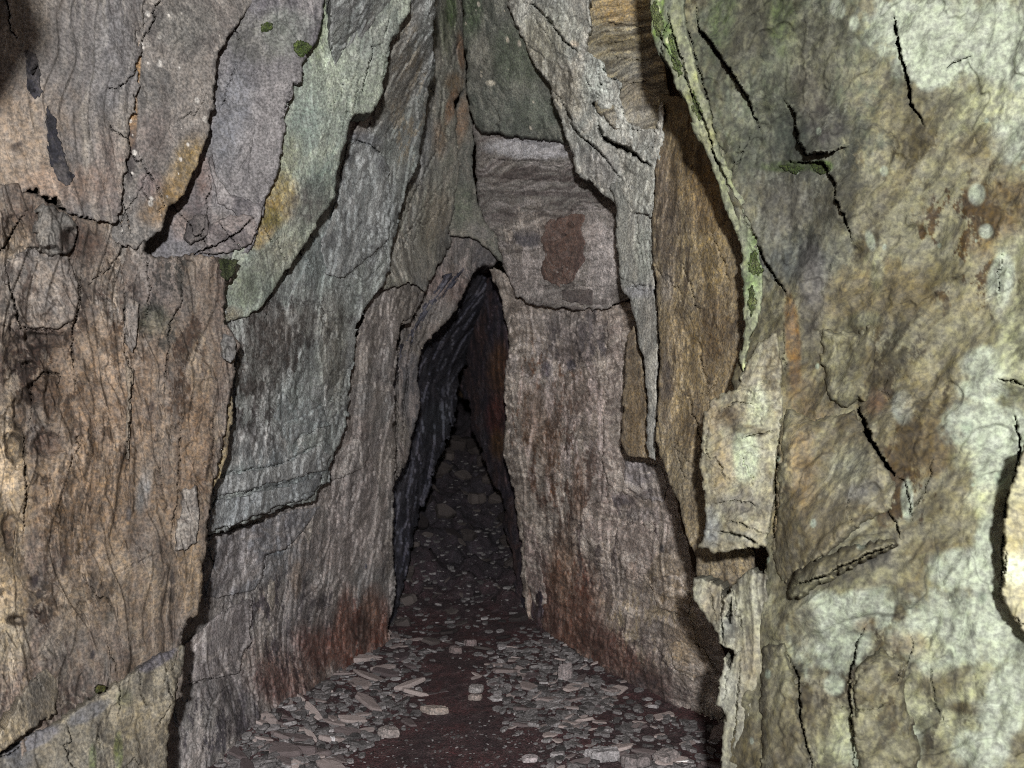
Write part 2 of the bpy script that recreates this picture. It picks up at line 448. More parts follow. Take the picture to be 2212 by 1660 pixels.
P_LEFT = dict(sat=.74, base=(116, 98, 80), alt=(104, 92, 84), dark=(58, 46, 41), pale=(150, 136, 118), grain=(34, 5), kd=0.7, kp=0.55, crust=[(9, 5, .10, (104, 98, 94), .55), (16, 7, .18, (74, 60, 53), .55), (12, 5, .24, (150, 138, 122), .5), (34, 20, .2, (60, 48, 43), .7), (36, 18, .24, (152, 139, 122), .5), (70, 40, .26, (50, 40, 36), .45), (60, 1.5, .10, (164, 146, 132), .45), (44, 1.1, .12, (92, 74, 66), .45), (90, 2.5, .15, (70, 56, 50), .4)])
left_wall = Slab("rock_outcrop", "tall brown pitted rock face filling the left edge below the smooth charcoal-marked plate", 
    [(-240, 395), (40, 400), (90, 425), (130, 455), (180, 470), (250, 478), (300, 470), (318, 520), (313, 547), (345, 556), (420, 552), (475, 556), (500, 565), (498, 610), (486, 620), (482, 690), (507, 722), (520, 742), (513, 770), (507, 806), (497, 863), (487, 913), (480, 970), (473, 1016), (457, 1050), (453, 1100), (450, 1127), (445, 1174), (440, 1257), (433, 1307), (428, 1327), (413, 1337), (395, 1364), (390, 1390), (397, 1440), (392, 1500), (360, 1560), (300, 1600), (-240, 1760)],
    left(0.004), cat="rock face", thick=0.35, fract=.15, dents=[(90, 545, 60, 18, .03), (150, 515, 22, 34, .03), (32, 520, 30, 40, .03), (85, 735, 60, 20, .03), (70, 850, 24, 34, .035), (112, 862, 16, 52, .04), (42, 900, 16, 40, .035), (35, 965, 22, 40, .04), (100, 960, 34, 26, .025), (22, 1150, 14, 40, .03), (35, 1340, 24, 14, .03), (60, 790, 30, 14, .025), (330, 690, 26, 22, .015)], k=.63, pal=P_LEFT, ragged=4, edge=(14, 0.03),
    relief=(('fbm', 0.006, 20, 2.5), ('step', 0.04, 7, 1.6, 3, 4), ('pit', 0.012, 24, 11), ('step', 0.010, 22, 5, 3, 3), ('ridge', 0.010, 15, 0.6, 2), ('step', 0.036, 8, 0.55, 2, 3), ('fbm', 0.002, 80, 34), ('fbm', 0.03, 3, 1.6)),
    cracks=[([(270, 560), (268, 640), (272, 760), (285, 800), (280, 900), (275, 960), (272, 1060)], 2.5, 0.02, 0.014, 26),
            ([(318, 520), (322, 620), (320, 680), (300, 720)], 2.2, 0.02, 0.010, 26),
            ([(390, 560), (395, 650), (370, 690), (360, 800), (352, 860)], 2.2, 0.02, 0.010, 24),
            ([(395, 870), (388, 960), (385, 1060), (372, 1150), (366, 1190)], 2.4, 0.02, 0.012, 26),
            ([(10, 560), (25, 640), (45, 710), (120, 718)], 4, 0.02, 0.020, 40),
            ([(178, 560), (172, 640), (160, 700), (155, 790), (170, 860)], 2.5, 0.02, 0.012, 26),
            ([(62, 940), (70, 830), (95, 806), (130, 810), (125, 880)], 5, 0.025, 0.010, 24),
            ([(60, 450), (10, 530), (-20, 560)], 2.5, 0.03, 0.012, 30), ([(470, 830), (462, 900), (458, 1000), (440, 1050)], 2.2, 0.015, 0.010, 20),
            ([(360, 1190), (300, 1215), (240, 1240)], 2, 0.008, 0.006, 20), ([(50, 900), (55, 1050), (52, 1180)], 3, 0.02, 0.016, 30)],
    blobs=[(60, 1000, 90, 270, 0, (52, 38, 31), .9, 16), (110, 640, 90, 110, 0, (52, 38, 31), .9, 20), (130, 780, 120, 70, 0, (52, 38, 31), .9, 18), (40, 1330, 70, 110, 0, (52, 38, 31), .9, 20), (340, 640, 70, 120, 0, (62, 60, 56), .9, 18), (400, 780, 50, 160, 0, (66, 50, 40), .85, 16), (250, 700, 60, 120, 0, (60, 45, 37), .85, 26), (230, 960, 120, 60, 0, (60, 46, 38), .85, 24), (150, 1260, 120, 120, 0, (66, 52, 42), .8, 26), (280, 700, 60, 260, 0, (150, 142, 134), .6, 14), (200, 900, 200, 300, 0, (144, 128, 110), .5, 12), (250, 1280, 180, 120, 0, (142, 127, 107), .5, 14), (430, 900, 40, 200, 0, (140, 123, 101), .6, 20), (90, 620, 85, 95, 0, (120, 114, 108), .75), (100, 690, 60, 26, 0, (158, 140, 128), .5), (55, 480, 60, 30, -20, (70, 52, 42), .7), (160, 520, 60, 40, 20, (72, 50, 40), .75),
           (30, 520, 35, 45, 20, (150, 130, 105), .5), (85, 730, 60, 30, 0, (62, 44, 38), .7), (70, 850, 26, 34, 0, (60, 40, 32), .8), (110, 860, 18, 50, 10, (64, 44, 36), .8), (40, 900, 18, 40, 0, (58, 38, 30), .8), (35, 960, 22, 40, 10, (56, 38, 30), .85), (100, 960, 40, 30, 0, (70, 48, 40), .7),
           (230, 860, 130, 150, 0, (128, 102, 76), .55), (200, 1090, 150, 120, 0, (132, 106, 76), .6), (420, 950, 40, 130, 0, (118, 92, 66), .6), (330, 620, 50, 70, 0, (100, 92, 90), .65), (330, 690, 40, 30, 0, (72, 78, 62), .6),
           (20, 1080, 40, 190, 0, (170, 148, 112), .6), (10, 1000, 30, 60, 0, (176, 152, 118), .5), (15, 1290, 45, 60, 0, (178, 154, 118), .6), (18, 1380, 40, 70, 0, (176, 160, 128), .55), (20, 1150, 15, 40, 0, (60, 42, 34), .7), (35, 1340, 24, 14, 0, (60, 44, 36), .7),
           (75, 1255, 8, 16, 10, (52, 44, 46), .95), (84, 1285, 7, 8, 0, (48, 42, 46), .95), (202, 1262, 9, 22, 0, (70, 66, 68), .9), (206, 1236, 7, 8, 0, (70, 66, 66), .8), (138, 1220, 5, 24, 5, (54, 42, 40), .9), (370, 1285, 8, 18, 0, (56, 52, 56), .95), (373, 1250, 6, 14, 10, (60, 54, 56), .9), (200, 1415, 5, 11, 10, (60, 54, 56), .9), (236, 1335, 10, 18, 40, (86, 88, 88), .8), (278, 1110, 6, 16, 0, (70, 68, 70), .8), (325, 890, 8, 26, 10, (62, 50, 46), .8),
           (260, 1290, 150, 80, 0, (132, 112, 88), .5), (410, 1230, 30, 90, 0, (140, 116, 84), .6), (310, 1060, 15, 50, 10, (112, 112, 112), .8)])
Slab("flake", "pale grey crusty flake", [(395, 1060), (428, 1050), (430, 1110), (424, 1170), (400, 1188), (378, 1192), (384, 1140), (392, 1110)], on=left_wall, lift=0.016, thick=0.05, edge=(6, 0.008), ragged=3,
     pal=dict(base=(142, 134, 126), alt=(122, 114, 108), dark=(80, 72, 68), pale=(168, 160, 150), grain=(40, 30)), relief=(('fbm', 0.004, 50, 30),))
Slab("flake", None, [(272, 640), (300, 655), (298, 700), (294, 745), (287, 765), (275, 745), (266, 710), (270, 690)], on=left_wall, lift=0.018, thick=0.05, edge=(6, 0.01), ragged=2,
     pal=dict(base=(128, 120, 114), alt=(150, 128, 110), dark=(90, 78, 70), pale=(168, 152, 136), grain=(40, 20)))
Slab("flake", None, [(272, 790), (290, 800), (284, 860), (281, 920), (278, 985), (274, 1000), (272, 930), (276, 860)], on=left_wall, lift=0.014, thick=0.04, edge=(5, 0.008), ragged=1.5,
     pal=dict(base=(130, 118, 104), alt=(136, 120, 100), dark=(96, 82, 68), pale=(160, 146, 126), grain=(40, 10)))
Slab("flake", None, [(15, 565), (70, 535), (150, 560), (172, 620), (160, 690), (130, 708), (60, 708), (38, 690), (30, 640), (8, 600)], on=left_wall, lift=0.014, thick=0.05, edge=(14, 0.018), ragged=5,
     pal=dict(base=(118, 112, 108), alt=(130, 116, 104), dark=(62, 48, 42), pale=(158, 144, 130), grain=(24, 18)), relief=(('pit', 0.008, 30, 24), ('fbm', 0.005, 30, 30)))

Slab("flake", "rounded grey boss", [(84, 452), (96, 440), (118, 446), (150, 468), (166, 486), (166, 520), (150, 545), (110, 552), (82, 540), (76, 500)], on=left_wall, lift=0.03, thick=0.07, edge=(16, 0.03), ragged=5,
     pal=dict(base=(106, 106, 104), alt=(116, 108, 100), dark=(62, 54, 50), pale=(140, 134, 126), grain=(24, 20)), relief=(('fbm', 0.006, 30, 30),), blobs=[(145, 520, 22, 30, 10, (62, 44, 36), .8)])
Slab("flake", "small knobbly grey block", [(482, 722), (505, 728), (512, 742), (508, 765), (500, 782), (484, 776), (478, 745)], on=left_wall, lift=0.03, thick=0.06, edge=(6, 0.012), ragged=3, step=2, pal=dict(base=(110, 110, 112), alt=(96, 92, 88), dark=(66, 62, 60), pale=(140, 138, 134), grain=(30, 30)))
Slab("moss_patch", None, [(474, 562), (516, 560), (506, 586), (490, 612), (476, 592)], on=left_wall, lift=0.010, thick=0.02, edge=(6, 0.008), ragged=4, rag_f=.08, pal=dict(base=(58, 70, 34), alt=(74, 84, 46), dark=(34, 42, 22), pale=(96, 102, 66), grain=(60, 60)), mat=MOSS, relief=(('fbm', 0.005, 120, 120),), step=2)
Slab("rock_plate", "thin ochre-edged splinter wedged in the dark gap right of the left rock face",
     [(500, 850), (507, 872), (498, 930), (490, 985), (474, 1034), (455, 1060), (452, 1040), (466, 1000), (478, 950), (488, 890)],
     [(500, 860, 1.98), (455, 1050, 1.93), (490, 980, 1.97)], thick=0.08, edge=(5, 0.01), ragged=2.5, step=2, pal=dict(base=(142, 124, 86), alt=(120, 108, 86), dark=(70, 58, 44), pale=(168, 152, 112), grain=(40, 6)), relief=(('fbm', 0.004, 40, 8),))
P_TOP = dict(base=(124, 115, 107), alt=(110, 106, 105), dark=(80, 74, 72), pale=(150, 142, 130), grain=(46, 3.2), kd=0.6, kp=0.55, crust=[(50, 1.2, .12, (88, 82, 80), .4), (70, 1.6, .14, (158, 150, 138), .4), (90, 3, .2, (70, 64, 62), .35), (60, 30, .3, (76, 70, 68), .35)])
plate = Slab("rock_plate", "smooth grey-brown plate at the top left with two black charcoal strokes drawn on it",
    [(-240, -260), (310, -260), (306, 40), (297, 117), (290, 200), (280, 290), (268, 383), (260, 427), (253, 482), (200, 474), (160, 462), (115, 430), (80, 412), (35, 418), (-240, 405)],
    left(0.0), thick=0.2, fract=.4, k=.68, pal=P_TOP, ragged=9, rag_f=.03, edge=(16, 0.010),
    relief=(('fbm', 0.004, 34, 1.2), ('step', 0.016, 7, 0.5, 2, 3), ('ridge', 0.006, 18, 0.6, 2), ('fbm', 0.014, 6, 1.0), ('fbm', 0.0018, 90, 26)),
    cracks=[([(198, 190), (196, 300), (182, 380), (178, 440)], 1.6, 0.006, -0.006, 40)],
    blobs=[(40, 320, 110, 130, 0, (158, 136, 112), .6), (60, 60, 60, 80, 0, (150, 140, 128), .5), (250, 120, 50, 130, 5, (116, 116, 120), .5), (235, 380, 40, 90, 0, (120, 104, 98), .5), (140, 400, 90, 40, 0, (140, 114, 96), .5),
           (30, 320, 10, 9, 0, (60, 52, 50), .7), (42, 312, 8, 6, 0, (70, 60, 56), .7)])
vv, ff = [], []
_t = np.linspace(0, 2*math.pi, 40, endpoint=False); _p = np.linspace(-math.pi/2, math.pi/2, 22)[1:-1]
for p_ in _p:
    for t_ in _t:
        d_ = np.array([math.cos(p_)*math.cos(t_), math.cos(p_)*math.sin(t_), math.sin(p_)])
        r_ = 1+0.35*float(fbm(np.array([d_[0]*1.6+d_[2]]), np.array([d_[1]*1.6-d_[2]*1.3]), 777, 4)[0])
        vv.append(d_*r_*np.array([.25, .30, .20])+np.array([-.805, .62, 1.63]))
for i_ in range(len(_p)-1):
    for j_ in range(40): ff.append([i_*40+j_, i_*40+(j_+1) % 40, (i_+1)*40+(j_+1) % 40, (i_+1)*40+j_])
ff.append(list(range(40))[::-1]); ff.append([(len(_p)-1)*40+j_ for j_ in range(40)])
link_mesh("shadow_caster", np.array(vv), ff, ROCK, lin((110, 98, 84))+0*np.array(vv), parent=plate.obj)  # unseen rock outside the frame, added to cast the top-left shadow
# charcoal strokes: soot lying on the plate, a skin of its own
CHAR = dict(base=(40, 40, 48), alt=(52, 51, 58), dark=(24, 24, 30), pale=(96, 90, 88), grain=(70, 30), kp=0.45)
for pts in ([(56, 108), (76, 116), (85, 150), (90, 198), (76, 218), (60, 194), (57, 150)],
            [(104, 230), (111, 244), (125, 256), (124, 298), (130, 304), (140, 340), (148, 372), (160, 378), (155, 396), (140, 402), (124, 388), (112, 360), (104, 320), (98, 262)]):
    Slab("charcoal_mark", None, pts, on=plate, lift=0.0012, thick=0.0016, edge=(3, 0.0011), ragged=3.5, rag_f=0.09, step=1.6, pal=CHAR)

Slab("rock_plate", "rough grey column with white specks and ochre stains beside the charcoal-marked plate",
    [(285, -260), (570, -260), (553, 0), (520, 42), (480, 100), (470, 133), (463, 187), (461, 233), (450, 250), (450, 293), (430, 350), (390, 430), (360, 450), (350, 493), (325, 512), (290, 540), (240, 520), (235, 470), (240, 380), (255, 280), (268, 120)],
    left(0.018), thick=0.25, k=.78, ragged=4, edge=(9, 0.016),
    pal=dict(base=(112, 106, 102), alt=(96, 94, 92), dark=(66, 62, 62), pale=(146, 138, 130), grain=(26, 18), spots=(34, 0.62, (190, 185, 178)), kd=.6),
    relief=(('fbm', 0.006, 22, 14), ('step', 0.010, 7, 4, 0, 3), ('fbm', 0.0018, 80, 60)),
    cracks=[([(262, 425), (275, 470), (283, 512)], 3, .02, .01, 20), ([(305, 400), (320, 432), (340, 428)], 2.5, .015, 0.01, 20)],
    blobs=[(287, 270, 9, 60, 4, (170, 128, 70), .8), (298, 140, 6, 45, 3, (176, 134, 76), .8), (283, 330, 12, 70, 3, (58, 52, 54), .85), (405, 360, 34, 60, 20, (128, 106, 62), .8), (370, 420, 44, 40, 30, (134, 108, 64), .75), (325, 400, 26, 34, 0, (122, 108, 108), .8), (330, 460, 30, 26, 0, (138, 112, 80), .6), (400, 60, 60, 50, 0, (104, 104, 100), .5), (330, 300, 40, 60, 0, (118, 106, 102), .5)])
pB = dict(base=(100, 97, 98), alt=(88, 86, 90), dark=(58, 56, 60), pale=(124, 120, 120), grain=(40, 5), kd=.6, kp=.5)
slabB = Slab("rock_plate", "dark purple-grey slab with moss on its upper right corner, left of the pale green-grey strip",
    [(540, -260), (712, -260), (703, 0), (696, 33), (690, 77), (681, 100), (660, 125), (653, 150), (653, 175), (636, 178), (631, 207), (616, 247), (613, 290), (608, 330), (593, 393), (573, 430), (563, 477), (553, 510), (540, 545), (518, 560), (480, 565), (420, 558), (340, 560), (305, 575), (300, 500), (340, 440), (400, 400), (420, 340), (440, 240), (450, 120), (500, 40)],
    [(450, 100, 2.03), (700, 0, 2.10), (600, 300, 2.08), (350, 540, 1.99), (540, 540, 2.04)], thick=0.25, k=1.05, pal=pB, ragged=3, edge=(12, 0.022),
    relief=grain(0.006, 8, 0.016),
    cracks=[([(525, 90), (540, 60), (600, 50), (650, 60)], 2, .01, .006, 20), ([(560, 250), (540, 330), (500, 400)], 1.5, .006, .008, 30), ([(450, 350), (456, 400), (440, 450)], 2.2, .02, .012, 26), ([(560, 460), (520, 500), (470, 530), (400, 552)], 3.0, .03, .02, 30), ([(450, 430), (445, 490), (420, 520)], 2, .02, .014, 22)],
    blobs=[(500, 240, 40, 120, 10, (84, 86, 92), .7), (560, 80, 70, 50, 0, (92, 92, 86), .6), (620, 60, 50, 50, 0, (98, 104, 98), .5), (420, 440, 36, 60, 20, (86, 74, 72), .6), (470, 500, 70, 40, 0, (104, 94, 88), .6), (430, 480, 28, 36, 0, (70, 64, 66), .7), (395, 490, 24, 30, 0, (128, 112, 104), .6), (490, 585, 20, 30, 0, (66, 78, 40), .6), (440, 380, 16, 40, 0, (112, 92, 84), .6)])
mossP = dict(base=(52, 70, 26), alt=(70, 88, 36), dark=(28, 40, 16), pale=(98, 112, 58), grain=(60, 60))
for pts in ([(565, 52), (580, 48), (590, 56), (584, 66), (570, 68)], [(632, 92), (650, 86), (676, 96), (664, 116), (656, 126), (646, 122), (634, 108)]):
    Slab("moss_patch", None, pts, on=slabB, lift=0.006, thick=0.012, edge=(7, 0.01), ragged=4, rag_f=.08, pal=mossP, mat=MOSS, relief=(('fbm', 0.006, 120, 120),), step=1.8)
Slab("flake", "dark rounded knob", [(408, 478), (425, 464), (446, 462), (452, 478), (448, 505), (432, 520), (412, 528), (398, 515)], on=slabB, lift=0.022, thick=0.06, edge=(14, 0.026), ragged=3, step=2, pal=dict(base=(74, 70, 72), alt=(84, 78, 76), dark=(50, 46, 48), pale=(104, 98, 96), grain=(30, 20)))
Slab("flake", "fan of thin curved layers", [(452, 490), (480, 470), (520, 462), (548, 470), (556, 490), (546, 520), (520, 542), (470, 548), (425, 550), (440, 530)], on=slabB, lift=0.016, thick=0.05, edge=(7, 0.014), ragged=3, step=2, pal=dict(base=(96, 90, 90), alt=(84, 78, 80), dark=(50, 44, 46), pale=(126, 116, 112), grain=(50, 6), ang=35), relief=(('ridge', 0.010, 26, 3, 35),))
Slab("flake", None, [(556, 440), (572, 430), (560, 480), (548, 500), (520, 470), (500, 452), (470, 440), (462, 400), (452, 350), (458, 330), (470, 380), (500, 420)], on=slabB, lift=0.010, thick=0.04, edge=(6, 0.012), ragged=3, step=2.2, pal=dict(pB, base=(104, 98, 98)))
pC = dict(base=(134, 142, 128), alt=(116, 126, 118), dark=(84, 90, 84), pale=(164, 170, 152), grain=(26, 10), kd=.55, kp=.55)
Slab("rock_plate", "long pale green-grey strip sweeping down from the top to an ochre-stained tip at the left",
    [(660, -260), (890, -260), (886, 0), (883, 27), (863, 57), (862, 72), (846, 80), (838, 120), (831, 167), (825, 203), (813, 227), (800, 245), (768, 245), (756, 262), (753, 290), (741, 320), (730, 370), (726, 417), (716, 437), (696, 463), (680, 493), (666, 520), (643, 550), (630, 575), (612, 588), (603, 610), (576, 646), (553, 673), (534, 684), (508, 692), (482, 704), (480, 640), (480, 600), (510, 540), (535, 480), (560, 400), (585, 300), (610, 150), (640, 60)],
    [(700, 0, 2.14), (880, 0, 2.32), (620, 300, 2.13), (745, 300, 2.28), (560, 550, 2.08), (640, 550, 2.2), (490, 690, 2.02)], thick=0.2, k=.86, pal=pC, ragged=3, edge=(12, 0.02),
    relief=grain(0.006, 12, 0.013),
    cracks=[([(782, 60), (775, 120), (768, 165), (757, 205)], 2, .012, .012, 26), ([(845, 30), (836, 60), (828, 80)], 2.6, .03, .012, 18), ([(830, 90), (815, 97), (800, 100), (800, 120), (790, 175), (782, 203), (766, 206)], 2.6, .03, .02, 28), ([(846, 85), (835, 127), (828, 180)], 2, .02, .008, 14),
            ([(680, 145), (700, 160), (712, 120), (720, 30)], 2, .01, .010, 22), ([(755, 200), (748, 240), (740, 290)], 2.5, .02, .006, 18), ([(740, 300), (715, 340), (690, 390), (670, 440)], 2, .008, -.012, 26), ([(670, 440), (640, 490), (600, 530)], 1.5, .006, -.008, 20)],
    blobs=[(720, 100, 40, 100, 5, (158, 168, 150), .6), (690, 60, 16, 70, 5, (120, 130, 96), .6), (800, 60, 60, 80, 0, (134, 138, 132), .6), (660, 250, 40, 70, 10, (128, 142, 134), .6), (600, 430, 44, 60, 25, (152, 130, 72), .85), (570, 480, 30, 60, 25, (150, 124, 66), .85), (585, 470, 26, 22, 0, (84, 90, 48), .6), (620, 350, 26, 60, 10, (150, 150, 118), .5), (660, 440, 40, 60, 35, (88, 84, 82), .8), (600, 550, 60, 36, -40, (112, 108, 94), .7), (690, 380, 30, 40, 0, (90, 104, 98), .6), (530, 620, 30, 40, 0, (112, 118, 92), .6), (560, 600, 50, 40, -40, (94, 100, 92), .6), (500, 680, 20, 16, 0, (140, 124, 100), .6)])

# bottom left
botl = Slab("rock_plate", "lower grey-brown block with a slanting purple-grey top ledge in the bottom left corner",
    [(-240, 1655), (0, 1625), (60, 1585), (128, 1556), (180, 1520), (258, 1470), (300, 1440), (345, 1412), (388, 1392), (398, 1398), (397, 1434), (390, 1460), (377, 1494), (377, 1524), (367, 1564), (365, 1600), (366, 1800), (-240, 1800)],
    [(0, 1640, 1.46), (395, 1400, 1.80), (300, 1450, 1.70), (365, 1700, 1.70), (0, 1720, 1.42)], thick=0.3, ragged=4, edge=(20, 0.05), k=.75,
    pal=dict(base=(122, 112, 94), alt=(106, 102, 92), dark=(70, 64, 56), pale=(156, 146, 124), grain=(34, 6)),
    relief=(('fbm', 0.007, 30, 6), ('step', 0.02, 8, 3, 0, 3), ('fbm', 0.003, 80, 40)),
    cracks=[([(310, 1660), (290, 1640), (270, 1655)], 4, .02, .01, 20), ([(260, 1470), (262, 1500), (256, 1550)], 2.5, .02, .008, 20)],
    blobs=[(70, 1600, 70, 18, -28, (106, 104, 108), .9), (190, 1540, 50, 16, -28, (100, 100, 104), .85), (340, 1425, 48, 16, -30, (92, 88, 94), .9), (268, 1510, 18, 20, 0, (84, 88, 56), .7), (256, 1620, 10, 40, 0, (92, 104, 50), .8), (200, 1640, 8, 30, 0, (90, 104, 60), .7), (300, 1560, 60, 60, 0, (126, 114, 88), .6), (40, 1640, 40, 30, 0, (90, 92, 98), .7), (330, 1600, 30, 50, 0, (112, 104, 92), .5)])
Slab("moss_patch", None, [(203, 1490), (218, 1480), (230, 1484), (224, 1496), (206, 1500)], on=botl, lift=0.012, thick=0.02, edge=(5, 0.008), ragged=3, rag_f=.08, pal=dict(mossP, base=(104, 100, 30), alt=(84, 92, 32)), mat=MOSS, relief=(('fbm', 0.005, 120, 120),), step=1.8)
Slab("rock_ledge", "tilted pale wedge of rock lying along the diagonal joint at the bottom left",
    [(-40, 1640), (20, 1560), (40, 1510), (60, 1480), (100, 1440), (122, 1450), (126, 1500), (120, 1540), (60, 1580), (0, 1625)],
    [(0, 1560, 1.42), (120, 1450, 1.60), (120, 1540, 1.56), (0, 1640, 1.40)], cat="rock ledge", thick=0.12, k=.75, ragged=4, edge=(10, 0.02),
    pal=dict(base=(136, 124, 104), alt=(118, 112, 102), dark=(74, 66, 56), pale=(170, 156, 130), grain=(34, 7)), relief=(('fbm', 0.008, 26, 6), ('fbm', 0.003, 80, 40)),
    blobs=[(80, 1500, 40, 40, -30, (104, 98, 92), .5), (20, 1590, 30, 40, 30, (170, 152, 118), .6)])

# ---- left inner walls ------------------------------------------------------
pE = dict(base=(114, 119, 115), alt=(101, 106, 104), dark=(66, 66, 68), pale=(150, 150, 148), grain=(24, 10), kd=.4, kp=.4, kc=.8, crust=[(9, 5, .16, (140, 142, 142), .45), (11, 5, .2, (72, 72, 76), .45), (30, 17, .24, (146, 146, 144), .4), (34, 15, .22, (66, 66, 70), .55), (5, 44, .18, (74, 74, 78), .4), (50, 2, .14, (136, 136, 134), .35), (44, 1.6, .16, (80, 78, 78), .35)])
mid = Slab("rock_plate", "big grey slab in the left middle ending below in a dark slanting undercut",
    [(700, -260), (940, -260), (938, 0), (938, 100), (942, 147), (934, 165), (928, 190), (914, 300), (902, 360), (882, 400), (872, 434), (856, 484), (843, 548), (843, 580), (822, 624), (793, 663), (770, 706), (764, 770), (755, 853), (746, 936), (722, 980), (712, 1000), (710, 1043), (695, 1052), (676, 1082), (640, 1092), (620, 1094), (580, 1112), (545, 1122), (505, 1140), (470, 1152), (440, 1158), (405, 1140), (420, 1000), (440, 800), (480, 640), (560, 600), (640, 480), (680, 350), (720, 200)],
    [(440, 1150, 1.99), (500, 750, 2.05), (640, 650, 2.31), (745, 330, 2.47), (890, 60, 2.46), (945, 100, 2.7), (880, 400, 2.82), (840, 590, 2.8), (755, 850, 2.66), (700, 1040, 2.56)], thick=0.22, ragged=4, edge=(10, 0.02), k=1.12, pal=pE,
    relief=(('fbm', 0.014, 6, 3), ('fbm', 0.007, 20, 10), ('step', 0.04, 6, 3.2, 10, 3), ('step', 0.014, 18, 12, -15, 3), ('crackle', 0.010, 9, 5), ('fbm', 0.003, 40, 3), ('fbm', 0.0018, 80, 60), ('pit', 0.006, 30, 22)),
    cracks=[([(833, 340), (810, 318), (780, 305), (755, 302)], 3.0, .03, .02, 36), ([(800, 300), (795, 275), (800, 255)], 2.2, .02, .008, 18), ([(842, 250), (836, 300), (835, 420), (840, 480)], 1.8, .008, .008, 30),
            ([(695, 1018), (650, 1030), (600, 1050), (560, 1052), (520, 1068), (470, 1078)], 2.2, .02, .012, 22), ([(735, 940), (690, 960), (650, 980), (600, 1005), (540, 1012), (490, 1020), (462, 1030)], 2.6, .03, .014, 24), ([(700, 1040), (690, 1060), (650, 1075), (590, 1100)], 2, .02, .008, 16),
            ([(640, 940), (680, 925), (720, 910), (728, 860), (735, 800)], 1.6, .006, .006, 24), ([(690, 640), (700, 700), (720, 715)], 2, .012, .012, 30), ([(650, 900), (640, 830), (600, 815), (590, 860)], 1.8, .008, -.008, 24), ([(740, 700), (735, 780), (720, 880)], 1.4, .006, .008, 24), ([(860, 200), (850, 300), (836, 350)], 1.6, .006, .006, 20), ([(905, 150), (912, 162), (924, 160)], 2.5, .02, .008, 14),
            ([(790, 540), (760, 600), (735, 650)], 1.8, .008, .010, 26)],
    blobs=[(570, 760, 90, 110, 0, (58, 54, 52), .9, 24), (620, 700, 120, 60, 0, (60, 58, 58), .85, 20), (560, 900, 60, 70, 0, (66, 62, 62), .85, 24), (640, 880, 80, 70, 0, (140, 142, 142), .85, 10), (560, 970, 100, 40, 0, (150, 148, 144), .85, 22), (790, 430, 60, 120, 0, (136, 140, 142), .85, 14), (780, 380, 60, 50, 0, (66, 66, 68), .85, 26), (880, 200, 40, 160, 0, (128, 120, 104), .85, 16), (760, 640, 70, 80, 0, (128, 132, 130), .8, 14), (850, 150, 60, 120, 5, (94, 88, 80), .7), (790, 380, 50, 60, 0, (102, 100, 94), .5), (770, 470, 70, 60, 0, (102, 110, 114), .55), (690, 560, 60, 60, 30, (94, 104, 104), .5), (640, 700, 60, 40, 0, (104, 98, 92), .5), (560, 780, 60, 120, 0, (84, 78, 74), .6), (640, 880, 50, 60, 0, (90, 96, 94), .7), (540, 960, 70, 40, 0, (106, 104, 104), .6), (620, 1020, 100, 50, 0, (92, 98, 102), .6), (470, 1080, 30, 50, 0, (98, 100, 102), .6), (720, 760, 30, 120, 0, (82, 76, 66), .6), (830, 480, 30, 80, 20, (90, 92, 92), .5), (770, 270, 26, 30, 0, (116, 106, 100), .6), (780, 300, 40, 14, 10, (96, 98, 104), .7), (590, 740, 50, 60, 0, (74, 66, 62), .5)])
pG = dict(sat=.8, base=(114, 107, 101), alt=(102, 100, 99), dark=(66, 60, 62), pale=(146, 138, 134), grain=(16, 6), kd=.4, kp=.35, kc=.75, crust=[(5, 8, .16, (138, 130, 128), .5), (7, 8, .2, (70, 64, 66), .5), (16, 24, .22, (142, 134, 130), .45), (18, 22, .22, (66, 60, 62), .6), (36, 50, .28, (60, 54, 56), .4), (34, 1.4, .10, (140, 133, 128), .2), (20, .8, .12, (78, 72, 72), .3), (3, 34, .2, (138, 130, 124), .35), (4, 50, .2, (74, 68, 68), .3)])
